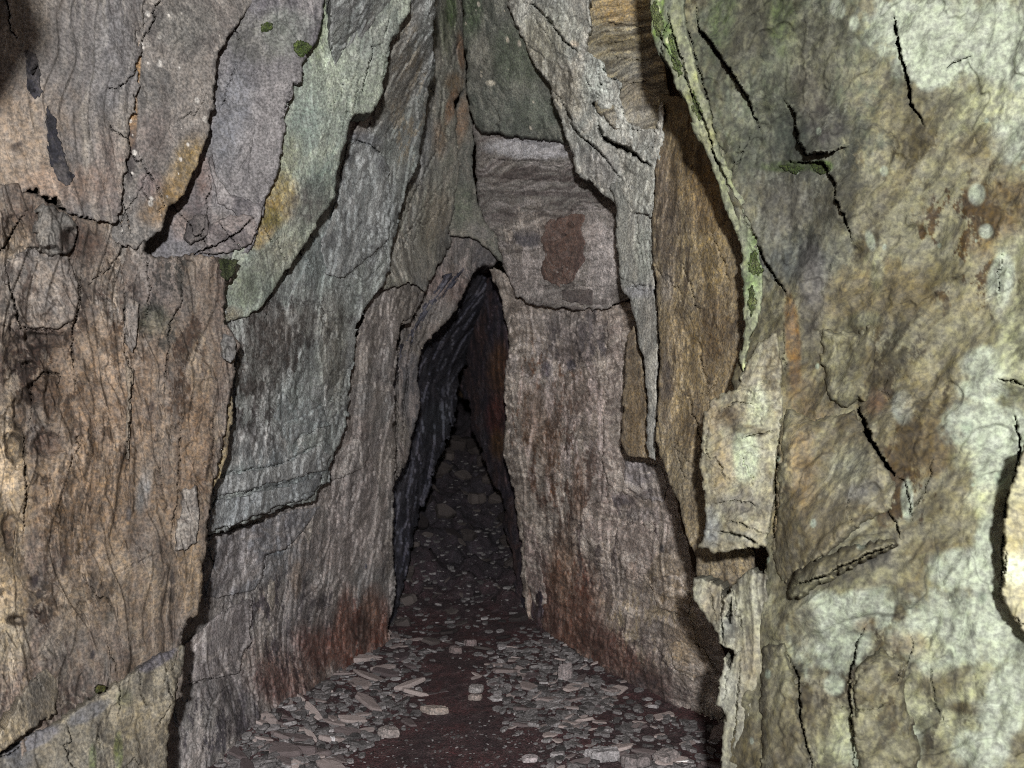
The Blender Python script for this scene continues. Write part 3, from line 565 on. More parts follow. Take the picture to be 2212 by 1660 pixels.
lowleft = Slab("rock_outcrop", "grey inner wall at the lower left, streaked and rust-brown where it meets the floor",
    [(340, 1060), (480, 1090), (690, 990), (740, 900), (762, 760), (800, 640), (845, 590), (905, 610), (912, 628), (900, 660), (882, 690), (862, 700), (856, 790), (852, 900), (856, 1000), (850, 1073), (850, 1174), (855, 1294), (838, 1354), (846, 1420), (840, 1480), (600, 1640), (520, 1730), (330, 1760), (340, 1500), (360, 1300)],
    [(430, 1150, 2.08), (400, 1600, 1.99), (540, 1620, 2.22), (700, 1440, 2.74), (840, 1370, 3.2), (710, 1050, 2.68), (850, 1000, 3.12), (780, 760, 2.80), (860, 640, 3.0)], cat="rock face", thick=0.25, ragged=4, edge=(9, 0.02), k=1.12, pal=pG,
    relief=(('fbm', 0.012, 8, 2), ('fbm', 0.006, 26, 6), ('step', 0.03, 6, 3, 2, 3), ('step', 0.03, 5, 0.6, 2, 3), ('step', 0.012, 14, 16, 2, 3), ('crackle', 0.008, 5, 7), ('fbm', 0.004, 24, 2), ('fbm', 0.0018, 60, 60)),
    cracks=[([(640, 1165), (620, 1185), (600, 1190), (572, 1200), (570, 1240), (560, 1262), (553, 1270)], 2.6, .02, .014, 26), ([(545, 1270), (540, 1330), (545, 1390), (528, 1410), (520, 1450)], 2.8, .03, .012, 22), ([(480, 1455), (450, 1470), (400, 1478)], 2.5, .02, .012, 20), ([(448, 1190), (470, 1185), (474, 1165)], 2.2, .02, .008, 14), ([(850, 700), (852, 780), (846, 900)], 1.8, .01, .010, 16), ([(780, 1000), (775, 960), (745, 990), (730, 1000)], 2.0, .02, .008, 20), ([(815, 690), (800, 780), (790, 900), (795, 1000)], 1.4, .006, .01, 20), ([(620, 1090), (630, 1200)], 1.2, .005, .005, 20)],
    blobs=[(750, 1390, 100, 60, 0, (102, 70, 58), .7), (770, 1370, 60, 70, 0, (98, 56, 44), .82, 18), (640, 1470, 110, 50, 30, (98, 70, 60), .7), (780, 1080, 60, 140, 0, (140, 130, 126), .85, 18), (650, 1250, 120, 120, 0, (124, 114, 108), .85, 22), (600, 1330, 120, 90, 0, (66, 60, 64), .85, 24), (480, 1560, 90, 80, 0, (66, 62, 66), .9, 20), (620, 1450, 90, 60, 0, (64, 50, 50), .85, 26), (560, 1200, 80, 60, 0, (94, 96, 100), .6), (480, 1220, 40, 70, 0, (92, 94, 98), .5), (460, 1330, 60, 50, -30, (100, 96, 96), .5), (470, 1480, 60, 60, 0, (84, 78, 80), .6), (760, 1100, 60, 140, 0, (112, 104, 102), .6), (700, 1180, 50, 60, 0, (104, 96, 94), .5), (660, 1330, 70, 90, 0, (90, 84, 84), .6), (745, 1350, 22, 70, 4, (108, 70, 56), .7), (690, 1400, 60, 40, 25, (104, 66, 56), .7), (810, 1340, 30, 60, 0, (110, 66, 52), .75), (600, 1490, 70, 40, 30, (92, 66, 62), .7), (800, 1320, 26, 50, 0, (86, 66, 54), .7), (780, 1360, 24, 40, 0, (62, 46, 42), .8), (640, 1250, 12, 40, 0, (92, 78, 66), .7), (600, 1190, 18, 14, 0, (80, 86, 92), .8), (666, 1140, 8, 30, 0, (126, 118, 108), .7), (585, 1280, 6, 30, 0, (120, 112, 104), .7), (620, 1600, 90, 60, 0, (62, 52, 54), .7), (520, 1560, 40, 60, 0, (70, 64, 68), .6), (880, 655, 36, 40, 0, (86, 80, 74), .7), (770, 950, 26, 60, 0, (104, 94, 90), .5)])
for pts, lift, c_ in (([(430, 1164), (570, 1127), (640, 1102), (690, 1096), (660, 1140), (640, 1165), (618, 1186), (572, 1202), (568, 1250), (548, 1275), (470, 1292), (430, 1290)], .012, (104, 104, 108)),
                      ([(390, 1400), (470, 1330), (546, 1290), (541, 1390), (526, 1412), (515, 1456), (470, 1463), (390, 1482)], .018, (112, 106, 106)),
                      ([(655, 1118), (672, 1110), (676, 1150), (668, 1170), (656, 1160)], .006, (136, 128, 118)), ([(578, 1262), (592, 1256), (594, 1310), (586, 1320), (578, 1300)], .006, (132, 124, 114)),
                      ([(720, 990), (770, 945), (800, 960), (790, 1010), (740, 1030), (715, 1040)], .012, (124, 118, 114))):
    Slab("flake", None, pts, on=lowleft, lift=lift, thick=.03, edge=(5, .009), ragged=3, step=2.4, pal=dict(pG, base=c_, alt=tuple(v-12 for v in c_)))
for pts, lift, c_ in (([(440, 1118), (462, 1086), (520, 1073), (600, 1056), (650, 1041), (694, 1023), (692, 1046), (672, 1076), (620, 1090), (560, 1110), (500, 1136), (450, 1150)], .024, (112, 116, 118)),
                      ([(452, 1062), (466, 1036), (540, 1017), (600, 1009), (690, 962), (714, 986), (704, 1014), (650, 1029), (560, 1051), (468, 1076)], .013, (118, 120, 120)),
                      ([(640, 880), (668, 860), (700, 880), (712, 920), (650, 940), (630, 960), (590, 900), (610, 840)], .008, (110, 116, 116)),
                      ([(756, 308), (800, 312), (834, 342), (846, 420), (838, 520), (790, 560), (740, 600), (705, 590), (690, 540), (715, 470), (738, 400), (746, 340)], .016, (118, 122, 122))):
    Slab("flake", None, pts, on=mid, lift=lift, thick=.03, edge=(6, .010), ragged=3.5, step=2.6, pal=dict(pE, base=c_, alt=tuple(v-14 for v in c_)))
Slab("rock_outcrop", "narrow fluted wall of thin vertical ribs at the left side of the dark hollow",
    [(845, 600), (900, 580), (940, 500), (990, 470), (1062, 490), (1096, 548), (1070, 572), (1050, 570), (1036, 580), (1008, 612), (990, 664), (970, 690), (953, 706), (938, 724), (922, 730), (908, 762), (903, 820), (908, 880), (897, 922), (882, 983), (870, 1013), (853, 1046), (848, 1090), (846, 1150), (800, 1150), (800, 900), (820, 700)],
    [(850, 650, 3.2), (1020, 590, 3.46), (1060, 520, 3.46), (970, 480, 3.42), (905, 850, 3.4), (855, 1050, 3.25), (830, 1000, 3.2)], cat="rock face", thick=0.3, ragged=4, edge=(8, 0.02), k=1.25, pal=dict(base=(92, 86, 80), alt=(74, 72, 74), dark=(42, 38, 40), pale=(122, 112, 108), grain=(30, 3)),
    relief=(('ridge', 0.03, 16, 1.2, 6), ('fbm', 0.008, 30, 3, 6), ('fbm', 0.003, 90, 45)),
    cracks=[([(866, 640), (858, 760), (858, 900), (860, 1030)], 6, .06, .02, 12), ([(900, 640), (880, 780), (872, 900), (870, 980)], 6, .06, .02, 12), ([(1000, 580), (960, 640), (930, 690), (890, 780)], 3, .03, .02, 18), ([(915, 630), (935, 660), (960, 640), (985, 600)], 2.5, .03, .01, 18)],
    blobs=[(960, 620, 50, 40, 0, (104, 86, 82), .5), (935, 670, 40, 30, 0, (104, 100, 98), .6), (875, 650, 40, 30, 0, (92, 84, 76), .6)])
Slab("rock_plate", "tall grey-brown fluted panel rising to the top, rust orange along its right edge",
    [(920, -260), (1040, -260), (1010, 0), (1004, 60), (1002, 100), (1006, 160), (1008, 196), (993, 200), (980, 215), (985, 260), (990, 320), (992, 365), (984, 430), (972, 505), (978, 520), (960, 560), (930, 600), (922, 632), (905, 618), (880, 612), (850, 622), (826, 628), (800, 600), (840, 480), (870, 400), (890, 300), (910, 150)],
    [(930, 0, 3.06), (1010, 0, 3.35), (1005, 200, 3.35), (890, 450, 3.08), (985, 450, 3.35), (860, 610, 2.95), (940, 590, 3.25)], thick=0.25, ragged=4, edge=(10, 0.022), k=1.5, pal=dict(base=(98, 98, 89), alt=(90, 90, 88), dark=(56, 52, 50), pale=(130, 124, 114), grain=(34, 3.5), ang=0),
    relief=(('ridge', 0.02, 12, 1.2, 14), ('fbm', 0.008, 28, 4, 12), ('fbm', 0.003, 90, 45)),
    cracks=[([(955, 100), (950, 150), (938, 200), (925, 290)], 1.8, .01, .010, 20), ([(975, 130), (960, 180), (950, 260), (940, 330), (915, 380), (890, 430), (872, 480), (858, 540)], 2.6, .03, .016, 24), ([(985, 360), (950, 400), (925, 440), (900, 500), (890, 560)], 2.0, .02, .012, 22), ([(930, 430), (900, 470), (870, 540), (850, 570)], 2, .02, .012, 22), ([(1000, 80), (985, 110), (968, 140)], 2, .02, .01, 20), ([(968, 260), (962, 320), (950, 360)], 2.0, .02, .01, 16), ([(990, 90), (975, 30), (980, -20)], 1.6, .01, .008, 20)],
    blobs=[(996, 110, 9, 40, -5, (106, 80, 58), .8), (975, 230, 12, 40, 15, (106, 80, 58), .8), (950, 300, 14, 40, 0, (96, 78, 60), .6), (980, 180, 20, 20, 0, (92, 74, 52), .7), (965, 60, 20, 60, 0, (66, 72, 54), .7), (975, 20, 12, 40, 0, (58, 78, 40), .7), (905, 330, 20, 60, 10, (102, 104, 106), .6), (890, 560, 40, 40, 0, (104, 100, 92), .5), (940, 470, 30, 60, 15, (84, 76, 64), .6), (955, 540, 20, 30, 0, (60, 58, 54), .6)])
Slab("rock_plate", "small block of thin level beds tucked under the ledge beside the fluted ribs",
     [(838, 628), (862, 622), (890, 616), (916, 628), (914, 648), (900, 672), (886, 700), (852, 704), (842, 670)],
     [(840, 630, 3.06), (915, 630, 3.2), (860, 700, 3.08)], thick=0.1, edge=(6, 0.014), ragged=3, step=2.2, k=1.3, pal=dict(base=(92, 84, 74), alt=(82, 78, 76), dark=(52, 46, 44), pale=(120, 112, 102), grain=(5, 50)), relief=(('ridge', 0.010, 3, 22), ('fbm', 0.003, 40, 60)))
wedge = Slab("rock_plate", "small dark wedge hanging under the joint at the centre with a black gap beneath",
    [(1008, 190), (1016, 230), (1024, 275), (1022, 333), (1024, 393), (1034, 450), (1048, 482), (1075, 515), (1105, 556), (1100, 580), (1070, 560), (1053, 538), (1030, 520), (1010, 512), (988, 510), (968, 508), (975, 440), (986, 370), (980, 300), (985, 230), (996, 200)],
    [(1000, 220, 3.32), (1020, 350, 3.36), (975, 500, 3.36), (1050, 520, 3.38), (1100, 560, 3.4)], thick=0.16, ragged=3, edge=(9, 0.02), k=1.3, pal=dict(base=(82, 82, 75), alt=(70, 72, 68), dark=(44, 42, 40), pale=(106, 100, 92), grain=(30, 6)),
    relief=grain(0.006, 5, 0.014), cracks=[([(1018, 300), (1015, 380), (1022, 440)], 2, .02, -.01, 18), ([(992, 370), (1000, 350), (1020, 352)], 2, .02, .008, 14)],
    blobs=[(998, 260, 14, 50, 8, (96, 76, 58), .75), (1000, 440, 22, 40, 0, (60, 68, 56), .6), (1035, 500, 24, 14, 30, (96, 92, 90), .6)])

# ---- the hollow ------------------------------------------------------------
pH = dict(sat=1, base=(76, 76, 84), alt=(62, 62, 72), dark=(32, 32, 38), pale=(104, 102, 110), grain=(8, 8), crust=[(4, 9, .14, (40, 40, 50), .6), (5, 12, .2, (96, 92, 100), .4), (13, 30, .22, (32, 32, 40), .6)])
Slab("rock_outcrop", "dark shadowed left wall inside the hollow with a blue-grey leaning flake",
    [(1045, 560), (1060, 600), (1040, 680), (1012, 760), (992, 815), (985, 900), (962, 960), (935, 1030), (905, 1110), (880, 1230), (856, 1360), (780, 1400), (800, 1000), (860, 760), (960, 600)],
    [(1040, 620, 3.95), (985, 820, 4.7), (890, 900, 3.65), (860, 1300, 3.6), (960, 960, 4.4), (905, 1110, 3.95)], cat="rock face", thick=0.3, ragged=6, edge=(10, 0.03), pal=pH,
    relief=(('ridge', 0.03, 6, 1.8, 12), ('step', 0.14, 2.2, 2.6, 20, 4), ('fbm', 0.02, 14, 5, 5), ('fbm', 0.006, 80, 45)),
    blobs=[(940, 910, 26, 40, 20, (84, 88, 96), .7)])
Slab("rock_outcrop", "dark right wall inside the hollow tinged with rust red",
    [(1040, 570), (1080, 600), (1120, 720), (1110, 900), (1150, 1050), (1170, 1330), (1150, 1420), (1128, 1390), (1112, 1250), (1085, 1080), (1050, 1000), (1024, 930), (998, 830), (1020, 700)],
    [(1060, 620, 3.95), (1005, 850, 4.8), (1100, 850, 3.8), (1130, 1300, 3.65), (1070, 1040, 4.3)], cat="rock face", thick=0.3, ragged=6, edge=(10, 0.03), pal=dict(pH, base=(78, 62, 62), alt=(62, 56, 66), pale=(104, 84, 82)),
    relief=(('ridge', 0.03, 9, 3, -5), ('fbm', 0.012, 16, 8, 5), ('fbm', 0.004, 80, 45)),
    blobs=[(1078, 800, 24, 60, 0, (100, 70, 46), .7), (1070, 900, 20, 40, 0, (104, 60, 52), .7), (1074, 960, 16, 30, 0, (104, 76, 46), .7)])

# ---- right inner walls -----------------------------------------------------
Slab("rock_plate", "dark green mossy panel with pale spots under the peak at upper centre",
    [(985, -260), (1130, -260), (1160, 80), (1200, 170), (1250, 290), (1250, 315), (1180, 304), (1100, 292), (1040, 286), (1026, 270), (1014, 225), (1008, 190), (1004, 100)],
    [(1010, 0, 3.02), (1010, 190, 3.14), (1035, 290, 3.2), (1230, 290, 2.96), (1120, 0, 2.86)], thick=0.25, ragged=4, edge=(12, 0.03), k=1.35, pal=dict(sat=.6, base=(82, 84, 76), alt=(68, 73, 66), dark=(44, 48, 42), pale=(112, 112, 100), grain=(20, 16), spots=(26, 0.84, (150, 142, 122))),
    relief=(('fbm', 0.012, 8, 6), ('fbm', 0.006, 26, 20), ('fbm', 0.0016, 80, 70)),
    blobs=[(1060, 180, 10, 6, 0, (168, 160, 138), .95), (1018, 20, 24, 60, 0, (62, 82, 48), .6), (1120, 120, 60, 60, 0, (62, 74, 54), .6), (1160, 240, 60, 40, 0, (66, 76, 64), .6), (1040, 130, 26, 60, 0, (96, 92, 82), .5)])
pJ = dict(sat=.75, base=(126, 114, 104), alt=(114, 105, 98), dark=(74, 64, 58), pale=(158, 147, 137), grain=(7, 14), kd=.4, kp=.35, kc=.85, crust=[(4, 9, .14, (158, 148, 138), .5), (5, 12, .2, (82, 72, 64), .5), (13, 32, .2, (162, 150, 140), .5), (14, 30, .2, (74, 64, 58), .65), (30, 70, .26, (66, 56, 56), .4), (2.2, 50, .12, (84, 74, 68), .5), (2, 36, .14, (158, 148, 138), .5)])
bedded = Slab("rock_plate", "bedded purple-brown panel with peeled patches and a pale band below the mossy panel",
    [(1020, 270), (1120, 262), (1255, 270), (1265, 380), (1345, 440), (1380, 520), (1380, 640), (1330, 660), (1314, 668), (1250, 670), (1180, 664), (1132, 654), (1112, 640), (1098, 600), (1084, 560), (1072, 512), (1046, 478), (1034, 445), (1026, 390), (1026, 330)],
    [(1030, 300, 3.30), (1240, 300, 3.0), (1320, 440, 2.86), (1070, 580, 3.42), (1340, 650, 2.84)], thick=0.25, ragged=4, edge=(9, 0.02), k=1.18, fdir=2,
    pal=dict(sat=.55, base=(108, 99, 90), alt=(100, 95, 90), dark=(72, 60, 58), pale=(138, 126, 122), grain=(4, 44), crust=[(4, 34, .18, (142, 132, 130), .5), (3, 50, .16, (66, 54, 52), .6), (6, 80, .22, (60, 50, 50), .5), (30, 26, .3, (74, 62, 62), .5)]),
    relief=(('fbm', 0.012, 3, 26), ('step', 0.014, 2, 12, 0, 4), ('fbm', 0.004, 30, 90), ('fbm', 0.004, 80, 60)),
    cracks=[([(1240, 344), (1150, 350), (1090, 348), (1036, 338)], 2, .02, .02, 24), ([(1336, 442), (1270, 452), (1180, 455), (1105, 452)], 1.8, .015, .016, 22), ([(1240, 300), (1150, 308), (1040, 296)], 1.8, .015, .01, 14), ([(1250, 385), (1180, 392), (1060, 384)], 1.6, .012, .008, 12), ([(1290, 412), (1200, 420), (1070, 416)], 1.4, .012, .008, 12), ([(1370, 618), (1200, 620), (1130, 616)], 1.4, .008, .008, 16), ([(1104, 560), (1090, 540), (1060, 500)], 3, .03, -.014, 22), ([(1112, 470), (1114, 520), (1116, 545)], 1.4, .01, -.006, 14)],
    blobs=[(1290, 560, 50, 90, 0, (150, 138, 132), .9, 20), (1150, 570, 60, 70, 0, (146, 134, 130), .9, 14), (1130, 490, 50, 40, 0, (146, 132, 120), .9, 18), (1150, 320, 110, 22, 2, (150, 148, 154), .85), (1180, 385, 150, 7, 2, (74, 60, 58), .6), (1200, 420, 140, 6, 2, (70, 58, 58), .6), (1090, 470, 60, 10, 0, (80, 68, 68), .6),
           (1140, 514, 30, 20, 10, (74, 70, 76), .9), (1135, 484, 36, 20, 0, (138, 126, 116), .7), (1150, 590, 40, 40, 0, (136, 124, 120), .7), (1300, 560, 30, 90, 0, (142, 132, 130), .75), (1280, 500, 20, 40, 0, (140, 128, 124), .6), (1110, 600, 20, 40, 0, (128, 116, 112), .6), (1200, 640, 90, 14, 4, (134, 124, 120), .6), (1220, 500, 60, 40, 0, (108, 92, 84), .5)])
inner = Slab("rock_outcrop", "pinkish grey pitted inner wall on the right, stained rust orange where it meets the floor", 
    [(1060, 580), (1110, 600), (1125, 640), (1180, 655), (1250, 660), (1320, 655), (1440, 640), (1440, 1000), (1480, 1150), (1500, 1250), (1560, 1400), (1620, 1560), (1640, 1700), (1500, 1690), (1240, 1480), (1150, 1400), (1128, 1290), (1126, 1200), (1118, 1120), (1104, 1040), (1088, 980), (1094, 900), (1088, 820), (1098, 740), (1082, 650)],
    [(1070, 600, 3.52), (1320, 660, 2.92), (1100, 700, 3.5), (1410, 700, 2.72), (1100, 1000, 3.55), (1410, 1000, 2.70), (1140, 1320, 3.5), (1350, 1470, 2.77), (1560, 1560, 2.42), (1500, 1250, 2.48)], cat="rock face", thick=0.25, ragged=4, edge=(9, 0.02), k=1.22, pal=pJ,
    relief=(('fbm', 0.016, 6, 3), ('fbm', 0.009, 18, 12), ('step', 0.03, 3.5, 4, 4, 4), ('step', 0.05, 3.2, 0.6, 2, 3), ('step', 0.016, 9, 18, 4, 3), ('step', 0.018, 1.6, 9, 2, 4), ('crackle', 0.008, 4, 7), ('pit', 0.012, 14, 26), ('fbm', 0.002, 40, 80)),
    cracks=[([(1088, 700), (1104, 860), (1100, 960), (1116, 1050)], 1.6, .01, -.012, 20), ([(1310, 780), (1306, 900), (1300, 1000), (1312, 1060), (1320, 1150)], 2, .012, -.010, 26), ([(1255, 1090), (1252, 1180), (1270, 1230), (1280, 1300)], 2, .012, -.008, 20), ([(1400, 1260), (1340, 1240), (1300, 1235)], 2.4, .02, .010, 22), ([(1420, 1300), (1396, 1240), (1380, 1200)], 2.2, .02, -.008, 18), ([(1490, 1460), (1440, 1440), (1420, 1400), (1400, 1380)], 2.4, .02, .012, 24), ([(1480, 1300), (1430, 1290), (1410, 1270)], 2, .02, .01, 18), ([(1160, 1080), (1200, 1200), (1210, 1300)], 1.6, .008, -.008, 22), ([(1136, 1130), (1160, 1230), (1180, 1300)], 1.8, .012, -.008, 18), ([(1180, 880), (1176, 980), (1168, 1060)], 1.3, .006, .006, 18), ([(1330, 1130), (1332, 1200), (1345, 1225)], 1.6, .01, -.006, 18), ([(1230, 800), (1300, 790), (1315, 770)], 1.8, .01, -.01, 24), ([(1420, 1140), (1360, 1130), (1330, 1136)], 1.6, .01, .008, 18), ([(1400, 1340), (1330, 1320), (1290, 1310)], 1.4, .008, .006, 20)],
    blobs=[(1225, 1330, 80, 110, 10, (104, 70, 54), .7), (1330, 1430, 130, 50, 32, (96, 68, 56), .7), (1220, 1310, 60, 120, 8, (100, 58, 44), .82, 18), (1320, 1420, 110, 40, 32, (92, 54, 44), .82, 20), (1230, 1000, 100, 160, 0, (78, 60, 52), .85, 14), (1180, 900, 70, 160, 0, (96, 70, 54), .85, 20), (1300, 1180, 120, 100, 0, (70, 60, 60), .85, 24), (1220, 900, 110, 140, 0, (156, 142, 138), .85, 14), (1160, 760, 60, 100, 0, (150, 140, 136), .85, 14), (1260, 730, 80, 60, 0, (84, 78, 80), .9, 10), (1370, 1100, 90, 120, 0, (146, 132, 126), .85, 18), (1420, 1350, 120, 100, 30, (132, 118, 96), .85, 20), (1400, 1450, 120, 70, 30, (70, 58, 56), .85, 24), (1250, 720, 70, 50, 0, (96, 88, 88), .75), (1190, 690, 90, 18, 0, (128, 120, 116), .6), (1260, 640, 50, 22, 0, (118, 112, 108), .6), (1110, 560, 40, 60, 0, (110, 100, 96), .5), (1140, 640, 30, 24, 0, (112, 102, 98), .6), (1240, 770, 50, 16, 0, (82, 72, 72), .5),
           (1150, 900, 26, 70, 0, (106, 84, 66), .6), (1190, 960, 24, 70, 0, (104, 80, 62), .55), (1250, 1060, 14, 70, 0, (98, 72, 56), .7), (1330, 1000, 60, 100, 0, (116, 104, 100), .5), (1240, 870, 80, 60, 0, (118, 104, 98), .5), (1180, 800, 12, 20, 0, (62, 58, 70), .7), (1234, 790, 10, 12, 0, (58, 58, 72), .7), (1300, 540, 20, 60, 0, (120, 112, 110), .5),
           (1210, 1250, 30, 110, 8, (116, 88, 68), .7), (1250, 1340, 40, 70, 8, (104, 72, 58), .7), (1185, 1330, 30, 60, 0, (84, 58, 54), .7), (1320, 1410, 60, 36, 35, (106, 72, 60), .7), (1400, 1480, 70, 36, 30, (96, 64, 52), .8), (1170, 1240, 16, 60, 0, (110, 84, 80), .5), (1290, 1380, 40, 50, 0, (80, 58, 52), .7), (1340, 1470, 60, 50, 20, (74, 54, 50), .75), (1350, 1240, 60, 60, 0, (108, 98, 92), .5), (1440, 1240, 40, 50, 0, (112, 98, 78), .7), (1480, 1380, 50, 40, 0, (112, 96, 76), .7), (1420, 1400, 50, 50, 0, (98, 88, 84), .5), (1480, 1460, 50, 50, 0, (96, 86, 80), .5), (1420, 1500, 80, 40, 20, (70, 62, 64), .7), (1340, 1080, 30, 14, 0, (72, 66, 72), .75), (1385, 1110, 40, 14, 0, (86, 82, 84), .5), (1440, 1060, 20, 60, 0, (108, 98, 92), .5), (1386, 1178, 8, 10, 0, (58, 58, 66), .8), (1430, 1186, 6, 8, 0, (58, 58, 66), .8), (1390, 1070, 20, 10, 0, (70, 64, 64), .7)])
for pts, lift, c_ in (([(1316, 670), (1338, 680), (1342, 740), (1346, 900), (1340, 1000), (1352, 1040), (1362, 1062), (1330, 1066), (1312, 1050), (1302, 1000), (1306, 900), (1312, 780)], .014, (130, 118, 112)),
                      ([(1352, 990), (1400, 1000), (1424, 1010), (1442, 1050), (1430, 1084), (1380, 1074), (1350, 1050)], .012, (118, 112, 114)),
                      ([(1332, 1136), (1400, 1128), (1414, 1190), (1396, 1240), (1340, 1230)], .010, (120, 108, 102)),
                      ([(1400, 1250), (1468, 1240), (1492, 1300), (1484, 1332), (1420, 1312)], .014, (128, 112, 90)),
                      ([(1440, 1384), (1520, 1400), (1548, 1450), (1500, 1470), (1450, 1440)], .014, (122, 106, 84)),
                      ([(1128, 1120), (1150, 1140), (1172, 1230), (1180, 1300), (1160, 1320), (1136, 1240)], .014, (122, 106, 102)),
                      ([(1260, 1100), (1320, 1070), (1336, 1120), (1330, 1160), (1280, 1180), (1258, 1150)], .008, (136, 122, 116))):
    Slab("flake", None, pts, on=inner, lift=lift, thick=.03, edge=(6, .010), ragged=4, step=2.4, pal=dict(pJ, base=c_, alt=tuple(v-10 for v in c_)))
Slab("flake", "small pale squarish flake", [(1352, 1218), (1376, 1212), (1378, 1250), (1370, 1256), (1352, 1252)], on=inner, lift=0.012, thick=0.03, edge=(5, 0.008), ragged=2, step=2, pal=dict(base=(128, 114, 104), alt=(118, 104, 98), dark=(80, 70, 66), pale=(150, 138, 128), grain=(30, 20)))
Slab("peeled_patch", "dark reddish brown patch where the crust has peeled", [(1170, 520), (1176, 486), (1190, 474), (1214, 470), (1240, 460), (1262, 466), (1254, 500), (1266, 530), (1254, 548), (1264, 566), (1246, 586), (1236, 608), (1212, 618), (1196, 612), (1176, 606), (1166, 582), (1176, 556)], on=bedded, lift=0.0035, thick=0.006, edge=(4, 0.004), ragged=4, step=2,
     pal=dict(base=(90, 70, 62), alt=(82, 66, 62), dark=(58, 46, 44), pale=(104, 86, 78), grain=(10, 40)), relief=(('fbm', 0.003, 12, 40),))
Slab("peeled_patch", None, [(1212, 626), (1278, 626), (1278, 660), (1212, 650)], on=bedded, lift=0.003, thick=0.006, edge=(4, 0.004), ragged=2.5, step=2, pal=dict(base=(84, 76, 74), alt=(78, 72, 72), dark=(58, 52, 52), pale=(100, 92, 88), grain=(10, 40)))
Slab("rock_plate", "pale grey leaning slab split by black cracks right of the mossy peak panel",
    [(1090, -260), (1300, -260), (1274, -10), (1274, 60), (1268, 108), (1284, 120), (1296, 128), (1308, 140), (1312, 164), (1330, 172), (1344, 180), (1340, 205), (1352, 250), (1370, 275), (1420, 280), (1432, 215), (1438, 225), (1436, 300), (1420, 360), (1412, 390), (1424, 470), (1410, 470), (1340, 452), (1329, 440), (1300, 418), (1276, 392), (1250, 384), (1244, 370), (1238, 340), (1222, 300), (1214, 272), (1196, 218), (1186, 180), (1160, 150), (1138, 115), (1122, 65), (1106, 30), (1098, 0)],
    [(1106, 0, 2.84), (1270, 0, 2.5), (1200, 220, 2.78), (1250, 380, 2.78), (1340, 200, 2.48), (1430, 230, 2.32), (1410, 440, 2.4)], thick=0.2, ragged=4, edge=(9, 0.02), k=1.5, pal=dict(base=(126, 126, 120), alt=(114, 117, 113), dark=(76, 74, 70), pale=(152, 148, 138), grain=(16, 20), kd=.6),
    relief=(('step', 0.05, 5, 7, 35, 4), ('step', 0.016, 14, 18, 30, 3), ('fbm', 0.008, 14, 20, 30), ('crackle', 0.010, 6, 8), ('fbm', 0.002, 80, 70), ('fbm', 0.02, 4, 3)),
    cracks=[([(1120, 5), (1160, 16), (1180, 40), (1210, 80), (1235, 105), (1262, 118)], 5, .05, -.020, 30), ([(1150, 30), (1175, 70), (1200, 110), (1230, 130), (1260, 136)], 2, .015, -.010, 18), ([(1186, 185), (1206, 210), (1226, 245), (1240, 278), (1270, 306), (1300, 335), (1322, 362), (1346, 392), (1350, 402)], 5, .05, -.024, 34), ([(1290, 255), (1300, 290), (1320, 312), (1352, 320), (1380, 338), (1400, 356), (1410, 366)], 17, .12, -.03, 40), ([(1278, 222), (1288, 228)], 14, .08, 0), ([(1284, 122), (1300, 128), (1308, 150), (1318, 172), (1344, 180)], 5, .05, -.014, 20), ([(1336, 220), (1346, 246), (1360, 262), (1362, 278), (1400, 285)], 3, .03, -.014, 20), ([(1260, 150), (1264, 170), (1280, 200)], 2.5, .02, -.01, 14), ([(1110, 40), (1140, 95), (1170, 120), (1200, 140)], 1.6, .01, -.01, 20), ([(1340, 300), (1336, 260), (1300, 240), (1250, 250)], 1.6, .01, .008, 20), ([(1300, 335), (1260, 280), (1220, 262)], 1.6, .01, .006, 16)],
    blobs=[(1200, 60, 60, 50, 20, (132, 134, 124), .5), (1160, 100, 50, 60, 40, (104, 100, 84), .6), (1220, 200, 50, 50, 40, (108, 102, 88), .6), (1290, 160, 30, 60, 10, (142, 148, 142), .7), (1330, 250, 40, 50, 0, (146, 148, 142), .7), (1290, 360, 60, 30, 40, (106, 104, 104), .6), (1380, 400, 40, 60, 0, (122, 122, 114), .6), (1240, 95, 10, 7, 20, (160, 148, 130), .8), (1400, 260, 30, 40, 0, (138, 136, 128), .5)])
strata = Slab("rock_plate", "block of thin horizontal brown beds at the top beside the pale leaning slab",
    [(1262, -260), (1440, -260), (1420, 60), (1436, 140), (1450, 230), (1430, 250), (1440, 300), (1400, 320), (1350, 300), (1290, 240), (1256, 120)],
    [(1270, 0, 2.62), (1410, 0, 2.5), (1290, 200, 2.6), (1430, 240, 2.42), (1400, 310, 2.45)], thick=0.2, ragged=3, edge=(9, 0.02), k=1.4, fdir=2, pal=dict(base=(112, 102, 76), alt=(102, 98, 84), dark=(58, 50, 38), pale=(146, 134, 100), grain=(5, 40), crust=[(4, 50, .15, (58, 50, 36), .6), (5, 40, .2, (150, 138, 104), .5), (10, 90, .25, (50, 44, 34), .6)]),
    relief=(('ridge', 0.012, 2.0, 16, -4), ('fbm', 0.010, 5, 30, -4), ('fbm', 0.003, 60, 80)),
    cracks=[([(1392, 60), (1330, 52), (1276, 40)], 1.8, .02, .01, 12), ([(1400, 92), (1350, 88), (1290, 100)], 2.2, .02, .01, 14), ([(1410, 178), (1360, 182), (1320, 178)], 2, .02, .01, 16), ([(1400, 20), (1340, 12), (1276, 16)], 1.6, .01, .006, 12), ([(1404, 130), (1350, 128), (1310, 116)], 1.8, .02, .01, 12)],
    blobs=[(1330, 20, 50, 30, 0, (140, 114, 64), .6), (1340, 90, 60, 14, 0, (76, 66, 40), .6), (1380, 200, 50, 40, 0, (102, 96, 86), .7), (1370, 150, 50, 20, 0, (96, 96, 92), .6), (1360, 260, 60, 30, 0, (122, 120, 114), .7)])
